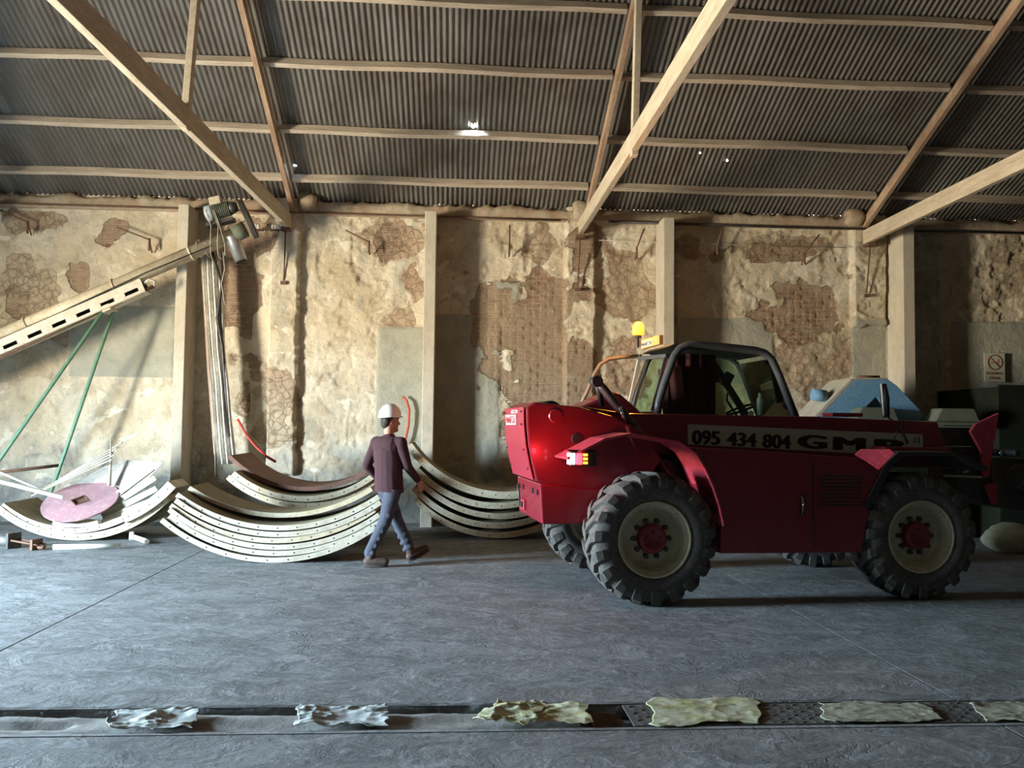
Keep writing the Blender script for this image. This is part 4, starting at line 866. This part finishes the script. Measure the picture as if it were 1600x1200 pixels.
# front carriage
o = MB(); o.prism([(3.66, 1.60), (3.72, 1.68), (4.0, 1.80), (3.90, 1.30), (3.87, 1.12), (3.80, 1.12), (3.78, 1.40)], .70, .74, REDL); car = part('carriage', o, REDL, .006)
o = MB(); o.prism([(3.50, 1.35), (3.95, 1.35), (3.97, .84), (3.90, .82), (3.55, .95)], .76, 1.2, STEEL); o.prism([(3.83, 1.04), (3.97, 1.06), (3.96, .84), (3.91, .84)], .70, .75, REDL); part('tilt_head', o, STEEL, .01)
o = MB(); o.box((4.25, 1.1, 1.05), (.10, 1.3, .55), m=BLACK); o.tube([(4.05, .5, 1.38), (4.05, 1.8, 1.38)], .04, 10, BLACK); o.tube([(4.1, .6, 1.15), (4.3, .6, 1.1)], .13, 16, GREY); o.lathe([(-.02, .03), (0, .03)], (3.98, .66, 1.38), 'y', 10, CHROME); part('fork_carrier', o, BLACK, .01)
o = MB(); o.bar((3.0, .25, 1.165), (3.42, .25, 1.15), .03, .02, PALE); o.lathe([(0, .05), (.06, .055), (.08, .03)], (3.28, .35, 1.24), 'x', 14, CHROME); part('front_lamp_bar', o, PALE)
# folded mirror arm and chain on the boom
o = MB(); o.tube([(2.86, 1.0, 2.10), (2.87, 1.0, 1.95), (2.89, 1.0, 1.74)], [.03, .05, .035], 10, BLACK); o.tube([(2.82, .98, 2.10), (2.85, .98, 1.74)], .012, 6, PALE); part('rolled_strap', o, BLACK)  # thin pale tube colours in the lit edge of the dark strap
o = MB(); o.tube([(2.87, .98, 1.76), (2.86, .745, 1.64), (2.80, .74, 1.50)], .006, 5, STEEL); o.tube([(2.87, .98, 1.76), (2.88, .745, 1.64), (2.96, .74, 1.47)], .010, 5, BLACK); part('strap_hook', o, BLACK)
o = MB(); o.box((2.35, .95, 1.76), (.35, .2, .04), m=RED); part('boom_cover', o, RED, .008)

# ================================================================== THINGS AT THE RIGHT
bm_ = empty('blue_machine', (6.2, 12.3, 0), label='pale blue A-shaped machine frame on a grey-green body behind the telehandler', cat='machine')
o = MB()
pts = [(-.92, .0), (-.34, .60), (.16, .62), (.30, .52), (.72, .10), (.72, .0), (.30, .0), (.12, .22), (-.02, .35), (-.38, .0)]
o.prism([(a, 1.74+b_) for a, b_ in pts], -.05, .12, BLUE); o.prism([(a-.06, 1.74+b_) for a, b_ in pts], .55, .70, BLUE)
o.prism([(-.92, 1.74), (-.34, 2.34), (-.40, 2.36), (-1.02, 1.74)], -.05, .70, PALE); o.prism([(-.34, 2.34), (.16, 2.36), (.16, 2.38), (-.36, 2.37)], -.05, .70, PALE)  # pale left and top faces colour in the light falling on the frame
o.build('a_frame', BLUE, bm_, .01)
o = MB(); o.tube([(-.92, .1, 2.12), (-.72, .1, 2.10)], .09, 14, BLUE); o.tube([(-.72, .1, 2.1), (-.62, .1, 2.12)], .05, 10, RUST); o.build('pipe_flange', BLUE, bm_)
o = MB(); o.tube([(-.22, .1, 2.38), (.10, .1, 2.38)], .04, 10, RUST); o.build('top_shaft', RUST, bm_)
o = MB(); o.box((-.1, .5, .86), (1.7, 1.2, 1.72), m=DARKBIN); o.box((.75, -.1, 1.70), (1.7, .4, .1), m=GRGR); o.build('machine_body', GRGR, bm_, .02)
for x0, x1 in ((-.52, .12), (.66, 1.32)):
    o = MB(); o.prism([(x0, 1.74), (x0+.10, 1.93), (x1-.06, 1.93), (x1+.02, 1.74)], -.42, -.12, GRGR); o.build('motor_cover', GRGR, bm_, .02)
t = empty('dark_bin', (9.3, 12.6, 0), label='large dark steel bin standing against the wall at the right edge', cat='bin')
o = MB(); o.box((0, .3, 1.13), (2.7, 1.6, 2.26), m=DARKBIN); o.build('bin_body', DARKBIN, t, .01)
o = MB(); o.box((.0, -.52, 2.27), (2.72, .04, .04), m=DARKBIN); o.build('rim', DARKBIN, t)
o = MB(); o.box((-.05, -.53, 1.6), (.05, .05, 1.3), m=DARKBIN); o.build('stiffener', DARKBIN, t)
o = MB(); o.box((.62, -.56, 2.315), (1.3, .03, .03), m=WHITE); tag(o.build('white_batten', WHITE, loc=(9.3, 12.6, 0)), 'thin white batten lying on the rim of the dark bin at right', 'batten')
s = empty('no_smoking_sign', (9.22, 14.12, 2.70), label='worn no smoking sign on the wall at the right edge', cat='sign')
o = MB(); o.box((0, 0, 0), (.37, .012, .50), m=mat('aged sign board', (.50, .50, .40), (.44, .44, .34))); o.build('board', None, s, .003)
o = MB(); o.tube([(.125*math.cos(2*PI*k/32), -.009, .09+.125*math.sin(2*PI*k/32)) for k in range(33)], .010, 6, REDINK); o.tube([(-.09, -.009, .17), (.09, -.009, .01)], .009, 6, REDINK); o.build('ring', REDINK, s)
o = MB(); o.box((0, -.0085, .085), (.15, .003, .02), m=REDINK); o.tube([(.05, -.009, .10), (.07, -.009, .13), (.06, -.009, .15)], .005, 5, REDINK); o.build('cigarette', REDINK, s)
fit('PROHIBIDO', .30, .045, MX(-.15, -.0075, -.12), REDINK, s, .002); fit('FUMAR', .20, .045, MX(-.10, -.0075, -.20), REDINK, s, .002)
# sack
o = MB(); bmesh.ops.create_icosphere(o.bm, subdivisions=4, radius=1)
for v in o.bm.verts:
    c = v.co; n_ = math.sin(c.x*5+1)*.04+math.sin(c.y*7+c.z*4)*.04+math.sin(c.x*11+c.z*9)*.02
    v.co = Vector((c.x*.34*(1+n_), c.y*.28*(1+n_), max(-.16, c.z*.22*(1+n_))+.16)); 
for f in o.bm.faces: f.smooth = True
tag(o.build('sack', SACK, loc=(7.45, 11.15, 0.005)), 'pale green woven sack on the floor at the right edge', 'sack')
o = MB(); bmesh.ops.create_icosphere(o.bm, subdivisions=3, radius=1)
for v in o.bm.verts:
    c = v.co; v.co = Vector((c.x*.22*(1+.1*math.sin(c.z*6)), c.y*.18, max(-.1, c.z*.17)+.1))
for f in o.bm.faces: f.smooth = True
tag(o.build('plastic_can', mat('cream plastic', (.6, .6, .5), rough=.5), loc=(7.95, 10.75, .005)), 'cream plastic can beside the sack at the right edge', 'can')

# ================================================================== TRENCH COVERS AND RAGS
PLATE = mat('diamond steel plate', (.10, .098, .09), (.075, .074, .066), 8, .85, .1, .3)
def cover(x0, x1, lb, tilt=0):
    o = MB(); o.box(((x0+x1)/2, 4.815, -.004), (x1-x0, .345, .008), m=PLATE)
    nx = int((x1-x0)/.06)
    for i in range(nx):
        for j in range(6):
            a = .7 if (i+j) % 2 else -.7
            o.box((x0+.04+i*.06, 4.67+j*.058, .001), (.034, .009, .004), (0, 0, a), PLATE)
    ob = o.build('trench_cover', PLATE); ob.rotation_euler = (0, math.radians(tilt), 0); return tag(ob, lb, 'cover plate', 'steel trench covers')
cover(.985, 2.2, 'diamond steel trench cover under the third rag from the right'); cover(2.215, 3.4, 'diamond steel trench cover near the right edge of the photo')
plate('trench_board', (.86, 4.80, -.03), (.20, .30, .012), (0, 4, 8), mat('weathered board', (.075, .07, .055), rough=.95, spec=.1), 'loose brown board tilted in the open trench beside the folded rag', 'board')
def rag(x0, x1, y0, y1, m, seed, lb, shape=None, h=.05, z0=.006):
    nu, nv = 90, 44; U, V = np.meshgrid(np.linspace(0, 1, nu), np.linspace(0, 1, nv))
    s1 = seed*13.7
    el = (fbm(V*3+s1, V*0+1, 3, 1)-.5)*.12; er = (fbm(V*3+s1+5, V*0, 3, 2)-.5)*.12
    et = (fbm(U*4+s1, U*0+2, 3, 3)-.5)*.35; eb = (fbm(U*4+s1+9, U*0+3, 3, 4)-.5)*.35
    sk = shape or 0
    xx = x0+(x1-x0)*U+el*(1-U)+er*U+sk*(.5-V)
    yy = y0+(y1-y0)*V+(y1-y0)*(eb*(1-V)+et*V)
    r1 = 1-abs(2*fbm(xx*4+s1, yy*5, 3, 5)-1)*2.2; r2 = 1-abs(2*fbm(xx*9+s1, yy*8, 2, 2)-1)*2
    r3 = 1-abs(2*fbm(xx*6+s1+3, yy*14, 3, 1)-1)*3
    h = h*.7
    zz = z0+h*.45*np.clip(r1, 0, 1)**1.3+h*.22*np.clip(r2, 0, 1)+h*.3*np.clip(r3, 0, 1)**1.5
    o = gridmesh('rag', xx, yy, zz, m); md = o.modifiers.new('thick', 'SOLIDIFY'); md.thickness = .003
    return tag(o, lb, 'rag')
def ragm(name, a, c_, st):
    return mat(name, a, c_, 7, .85, 0, .5, .004, st, .5)
rw = ragm('crumpled white cloth', (.55, .58, .60), (.36, .40, .38), (.40, .43, .33)); ry = ragm('yellowed cloth', (.30, .28, .09), (.48, .48, .34), (.66, .66, .6)); rg = ragm('grey green camouflage cloth', (.40, .41, .32), (.17, .18, .11), (.55, .55, .47))
rag(-1.80, -1.37, 4.64, 4.92, rw, 1, 'crumpled white rag lying over the trench, leftmost of the rags', .05, .06)
rag(-.80, -.34, 4.66, 4.95, rw, 2, 'white and greenish rag over the trench below the man', .04, .055)
rag(.20, .52, 4.66, 5.04, ry, 3, 'white-edged twisted rag over the trench at photo centre', -.1, .07)
rag(.44, .75, 4.66, 4.98, ry, 4, 'yellow stained rag with a white patch beside the open trench', .04, .04)
rag(1.13, 1.75, 4.65, 5.06, ry, 5, 'mottled yellow and white rag on the steel trench cover', -.10, .016)
rag(2.10, 2.74, 4.65, 4.96, rg, 6, 'grey-green patterned rag on the trench cover at right', -.06, .016)
rag(2.98, 3.42, 4.64, 4.95, rg, 7, 'pale green rag on the trench cover cut by the right edge', -.08, .016)

# ================================================================== PERSON
def blobs(name, caps, vox, m, parent=None, smooth=4, sphs=()):
    b = bmesh.new()
    def cap(p0, p1, ra, rb_, sq=(1, 1), nrm=None):
        p0, p1 = Vector(p0), Vector(p1); d = (p1-p0); ln = d.length; d.normalize()
        u = (Vector(nrm) if nrm else (Vector((0, 0, 1)) if abs(d.z) < .9 else Vector((1, 0, 0)))); u = (u-d*u.dot(d)).normalized(); v = d.cross(u); S = 16; rings = []
        prof = [(-ra*math.cos(t), ra*math.sin(t)) for t in (.15, .6, 1.1, PI/2)]+[(ln+rb_*math.sin(t), rb_*math.cos(t)) for t in (0, .5, 1.0, 1.42)]
        for t, r in prof: rings.append([b.verts.new(p0+d*t+(u*math.cos(2*PI*j/S)*sq[0]+v*math.sin(2*PI*j/S)*sq[1])*r) for j in range(S)])
        for a, c in zip(rings, rings[1:]):
            for j in range(S): b.faces.new((a[j], a[(j+1) % S], c[(j+1) % S], c[j]))
        b.faces.new(rings[0][::-1]); b.faces.new(rings[-1])
    for c in caps: cap(*c)
    for c, r3, rot in sphs:
        R = Euler(rot).to_matrix().to_4x4(); bmesh.ops.create_icosphere(b, subdivisions=3, radius=1, matrix=Matrix.Translation(c) @ R @ Matrix.Diagonal((*r3, 1)))
    bmesh.ops.recalc_face_normals(b, faces=b.faces)
    me = bpy.data.meshes.new('tmp'); b.to_mesh(me); b.free(); t_ = bpy.data.objects.new('tmp', me); C.objects.link(t_)
    r = t_.modifiers.new('r', 'REMESH'); r.mode = 'VOXEL'; r.voxel_size = vox; s_ = t_.modifiers.new('s', 'SMOOTH'); s_.iterations = smooth; s_.factor = .5
    dg = bpy.context.evaluated_depsgraph_get(); dg.update(); m2 = bpy.data.meshes.new_from_object(t_.evaluated_get(dg)); bpy.data.objects.remove(t_)
    m2.name = name; m2.polygons.foreach_set('use_smooth', np.ones(len(m2.polygons), bool)); m2.materials.clear(); m2.materials.append(m)
    o = bpy.data.objects.new(name, m2); C.objects.link(o)
    if parent: o.parent = parent
    return o
# skeleton in world coordinates, root at the planted foot
PO = Vector((-.77, 9.9, 0))
def W(x, y, z): return Vector((x, y, z))-PO
hips = W(-.745, 9.92, .93); rh = W(-.685, 9.86, .90); lh = W(-.80, 9.98, .90)
rk = W(-.775, 9.86, .51); ra = W(-.945, 9.82, .11); lk = W(-.665, 10.04, .52); la = W(-.515, 10.10, .15)
ch = W(-.765, 9.92, 1.27); nk = W(-.755, 9.93, 1.49); rs = W(-.61, 9.83, 1.395); ls = W(-.905, 10.01, 1.395)
re_ = W(-.535, 9.86, 1.13); rw_ = W(-.415, 9.97, .965); le = W(-1.005, 9.98, 1.13); lw = W(-.90, 10.10, .99)
sdir = (rs-ls).normalized()
hd = W(-.748, 9.945, 1.645); fdir = Vector((math.cos(math.radians(22)), math.sin(math.radians(22)), -.05)).normalized(); sd_ = Vector((fdir.y, -fdir.x, 0)).normalized()
pt_ = empty('person', PO, 0, 'person in white hard hat, maroon sweater and grey trousers walking right', 'person')
hrz = math.atan2(fdir.y, fdir.x)
def HP(f, s_, u): return hd+fdir*f+sd_*s_+Vector((0, 0, u))
caps = [(nk-Vector((0, 0, .06)), HP(-.01, 0, -.06), .060, .058), (ch, nk-Vector((0, 0, .05)), .10, .055, (1, 1)), (hips, ch, .10, .10),
        (rs, re_, .045, .04), (re_, rw_, .038, .026), (ls, le, .045, .04), (le, lw, .038, .026), (ls, rs, .05, .05),
        (rh, rk, .07, .055), (rk, ra, .05, .035), (lh, lk, .08, .055), (lk, la, .05, .035),
        (HP(.085, 0, .015), HP(.108, 0, -.028), .012, .017), (HP(.04, 0, -.10), HP(.075, 0, -.098), .035, .028),  # nose, chin
        (HP(.085, -.02, -.060), HP(.085, .02, -.060), .012, .012), (HP(.085, -.025, .035), HP(.085, .025, .035), .018, .018)]
sphs = [(HP(0, 0, .02), (.098, .075, .115), (0, 0, hrz)), (HP(.02, 0, -.05), (.075, .062, .075), (0, 0, hrz)),
        (HP(-.005, .078, -.01), (.022, .010, .033), (0, 0, hrz)), (HP(-.005, -.078, -.01), (.022, .010, .033), (0, 0, hrz))]
def hand(wr, d, pn, th, curl, sc_=1):
    """wrist, finger direction, palm normal, thumb side"""
    d = d.normalized(); th = (th-d*th.dot(d)).normalized(); pn = d.cross(th).normalized()*(1 if d.cross(th).dot(pn) > 0 else -1); out = []
    out.append((wr, wr+d*.035, .024, .027)); pc = wr+d*.05
    for k, off in enumerate((.028, .010, -.009, -.026)):
        base = wr+d*.085+th*off; out.append((wr+d*.02+th*off*.6, base, .016, .012))
        Ln = (.068, .078, .072, .056)[k]; a = curl*(1+.12*k); p = base; dd_ = d
        for j in range(3):
            ang = a*(j+1); q = p+(d*math.cos(ang)+pn*math.sin(ang))*Ln*(.45, .32, .23)[j]; out.append((p, q, .0095-.0008*j, .0088-.0008*j)); p = q
    t0 = wr+d*.025+th*.025; t1 = t0+(d*.6+th*.7+pn*.3).normalized()*.045; t2 = t1+(d*.9+th*.25+pn*.3).normalized()*.032; out += [(t0, t1, .014, .011), (t1, t2, .011, .009)]
    return out
caps += hand(rw_, Vector((.35, .15, -1)), Vector((-.5, .8, 0)), Vector((.8, .5, .2)), .28)
caps += hand(lw, Vector((.5, .5, -.7)), Vector((.3, -.8, 0)), Vector((.6, .2, .4)), .32)
body = blobs('body', caps, .0055, SKIN, pt_, 2, sphs)
# face details
o = MB()
for s_ in (-1, 1):
    p = HP(.082, .03*s_, .02); o.lathe([(-.009, .003), (-.004, .009), (.004, .009), (.009, .003)], p, 'z', 10, WHITE); q = p+fdir*.008; o.lathe([(-.004, .001), (0, .004), (.004, .001)], q, 'z', 8, HAIR)
    o.tube([HP(.098, .012*s_, .036), HP(.094, .045*s_, .038)], .004, 6, HAIR)
o.build('eyes', HAIR, body)
o = MB(); o.tube([HP(.092, -.022, -.060), HP(.099, 0, -.058), HP(.092, .022, -.060)], .004, 6, mat('lips', (.32, .12, .10), rough=.5)); o.build('lips', None, body)
blobs('hair', [(HP(-.045, -.035, .0), HP(-.050, .035, .0), .055, .055), (HP(-.05, 0, -.04), HP(-.045, 0, .05), .058, .062), (HP(-.03, .062, .0), HP(.0, .066, .03), .022, .018), (HP(-.03, -.062, .0), HP(.0, -.066, .03), .022, .018)], .006, HAIR, pt_, 3)
# sweater
sv_ = [(ch+Vector((0, 0, .03)), hips+Vector((0, 0, .02)), .150, .152, (1.14, .90), sdir), (ch+Vector((0, 0, .03)), hips+Vector((.005, 0, -.12)), .145, .165, (1.08, .93), sdir), (ch+sdir*.05+Vector((0, 0, .08)), ch-sdir*.05+Vector((0, 0, .08)), .13, .13),
       (ch+Vector((0, 0, .04)), nk-Vector((0, 0, .045)), .14, .074),
       (rs-Vector((0, 0, .015)), re_, .070, .056), (re_, rw_-(rw_-re_)*.08, .054, .042), (ls-Vector((0, 0, .015)), le, .070, .056), (le, lw-(lw-le)*.08, .054, .042), (ls, rs, .072, .072), (nk-Vector((0, 0, .09)), nk-Vector((0, 0, .02)), .078, .062)]
sw = blobs('sweater', sv_, .008, SWEAT, pt_, 3)
b_ = bmesh.new(); b_.from_mesh(sw.data); zc = .842
bmesh.ops.bisect_plane(b_, geom=b_.verts[:]+b_.edges[:]+b_.faces[:], plane_co=(0, 0, zc), plane_no=(.06, 0, 1), clear_inner=True)
b_.to_mesh(sw.data); b_.free()
o = MB(); o.tube([nk+Vector((.062*math.cos(2*PI*k/20), .062*math.sin(2*PI*k/20), -.025+.01*math.cos(2*PI*k/20))) for k in range(21)], .011, 8, mat('collar red', (.30, .08, .06), rough=.9)); o.build('collar', None, sw)
# trousers with soft wrinkles
tc = [(hips, hips+Vector((0, 0, -.04)), .115, .12), (rh+Vector((0, 0, -.01)), rk, .100, .074), (rk, ra+Vector((0, 0, .05)), .074, .058), (lh+Vector((0, 0, -.01)), lk, .100, .074), (lk, la+Vector((0, 0, .05))+(lk-la)*.02, .074, .058)]
for (a_, b_), n_ in (((rh, rk), 3), ((rk, ra), 5), ((lh, lk), 3), ((lk, la), 5)):
    for k in range(n_):
        f = (k+.6)/n_; p = a_+(b_-a_)*f; r_ = .082 if n_ == 3 else .056
        tc.append((p+Vector((.03, -.04, .02)), p+Vector((-.035, -.01, -.02)), r_*.55, r_*.5))
trs = blobs('trousers', tc, .008, JEANS, pt_, 3)
b_ = bmesh.new(); b_.from_mesh(trs.data); bmesh.ops.bisect_plane(b_, geom=b_.verts[:]+b_.edges[:]+b_.faces[:], plane_co=(0, 0, .872), plane_no=(0, 0, 1), clear_outer=True); b_.to_mesh(trs.data); b_.free()
def shoe(an, dr, pitch, name='shoe'):
    dr = dr.normalized(); f = Vector((dr.x*math.cos(pitch), dr.y*math.cos(pitch), math.sin(pitch))); u = Vector((-dr.x*math.sin(pitch), -dr.y*math.sin(pitch), math.cos(pitch)))
    hl = an-u*.055-f*.035
    o = blobs(name, [(an+u*.04, an-u*.01, .054, .056), (hl, hl+f*.10, .050, .052), (hl+f*.10, hl+f*.20-u*.004, .052, .042)], .006, BOOT, pt_, 3)
    s_ = MB(); sd2 = f.cross(u); n = 28; base = []
    for k in range(n):
        a = 2*PI*k/n; l = math.cos(a); wv = math.sin(a); base.append(hl+f*(.085+l*.142)+sd2*wv*(.043-.005*l))
    bot = -.048; lo = [p+u*(bot-.012) for p in base]; hi = [p+u*(bot+.014) for p in base]
    s_.poly(lo+hi, [tuple(range(n)), tuple(range(2*n-1, n-1, -1))]+[(k, (k+1) % n, n+(k+1) % n, n+k) for k in range(n)], SOLE); s_.build('sole', SOLE, o)
shoe(ra+Vector((.02, 0, .012)), Vector((1, -.05, 0)), 0.0)
shoe(la+Vector((.02, 0, -.005)), Vector((1, .25, 0)), .50)
# hard hat
hh = MB(); n = 36; cen = HP(-.005, 0, .055); rings = []
tilt = .16
def hp(a, el, k=1.0, kz=1.0):
    f_ = math.cos(a)*math.cos(el)*.132*k; s__ = math.sin(a)*math.cos(el)*.112*k; u_ = math.sin(el)*.138*kz
    u2 = u_*math.cos(tilt)-f_*math.sin(tilt)*-1*0-f_*math.sin(tilt)*-.0; return cen+fdir*f_+sd_*s__+Vector((0, 0, u_+f_*.10))
for el in (0, .15, .35, .6, .85, 1.1, 1.35, 1.5):
    rings.append([hh.bm.verts.new(hp(2*PI*k/n, el)) for k in range(n)])
for a, c in zip(rings, rings[1:]):
    for j in range(n): f_ = hh.bm.faces.new((a[j], a[(j+1) % n], c[(j+1) % n], c[j])); f_.smooth = True
hh.bm.faces.new(rings[-1])
rim1 = []; rim2 = []
for k in range(n):
    a = 2*PI*k/n; e = 1.03+.20*max(0, math.cos(a))**2; rim1.append(hh.bm.verts.new(hp(a, 0, e)-Vector((0, 0, .008+.008*max(0, math.cos(a)))))); rim2.append(hh.bm.verts.new(hp(a, 0, e)-Vector((0, 0, .014+.008*max(0, math.cos(a))))))
inn_ = [hh.bm.verts.new(hp(2*PI*k/n, 0, .97)-Vector((0, 0, .006))) for k in range(n)]
for A__, B__ in ((rings[0], rim1), (rim1, rim2), (rim2, inn_)):
    for j in range(n): f_ = hh.bm.faces.new((A__[j], A__[(j+1) % n], B__[(j+1) % n], B__[j])); f_.smooth = True
hat = hh.build('hard_hat', HELM, pt_)
o = MB(); o.tube([hp(0, .2, 1.01, 1.02), hp(0, .7, 1.01, 1.02), hp(0, 1.2, 1.01, 1.02), hp(PI, 1.4, 1.01, 1.02), hp(PI, .9, 1.01, 1.02), hp(PI, .3, 1.01, 1.02)], .008, 8, HELM); o.build('ridge', HELM, hat)
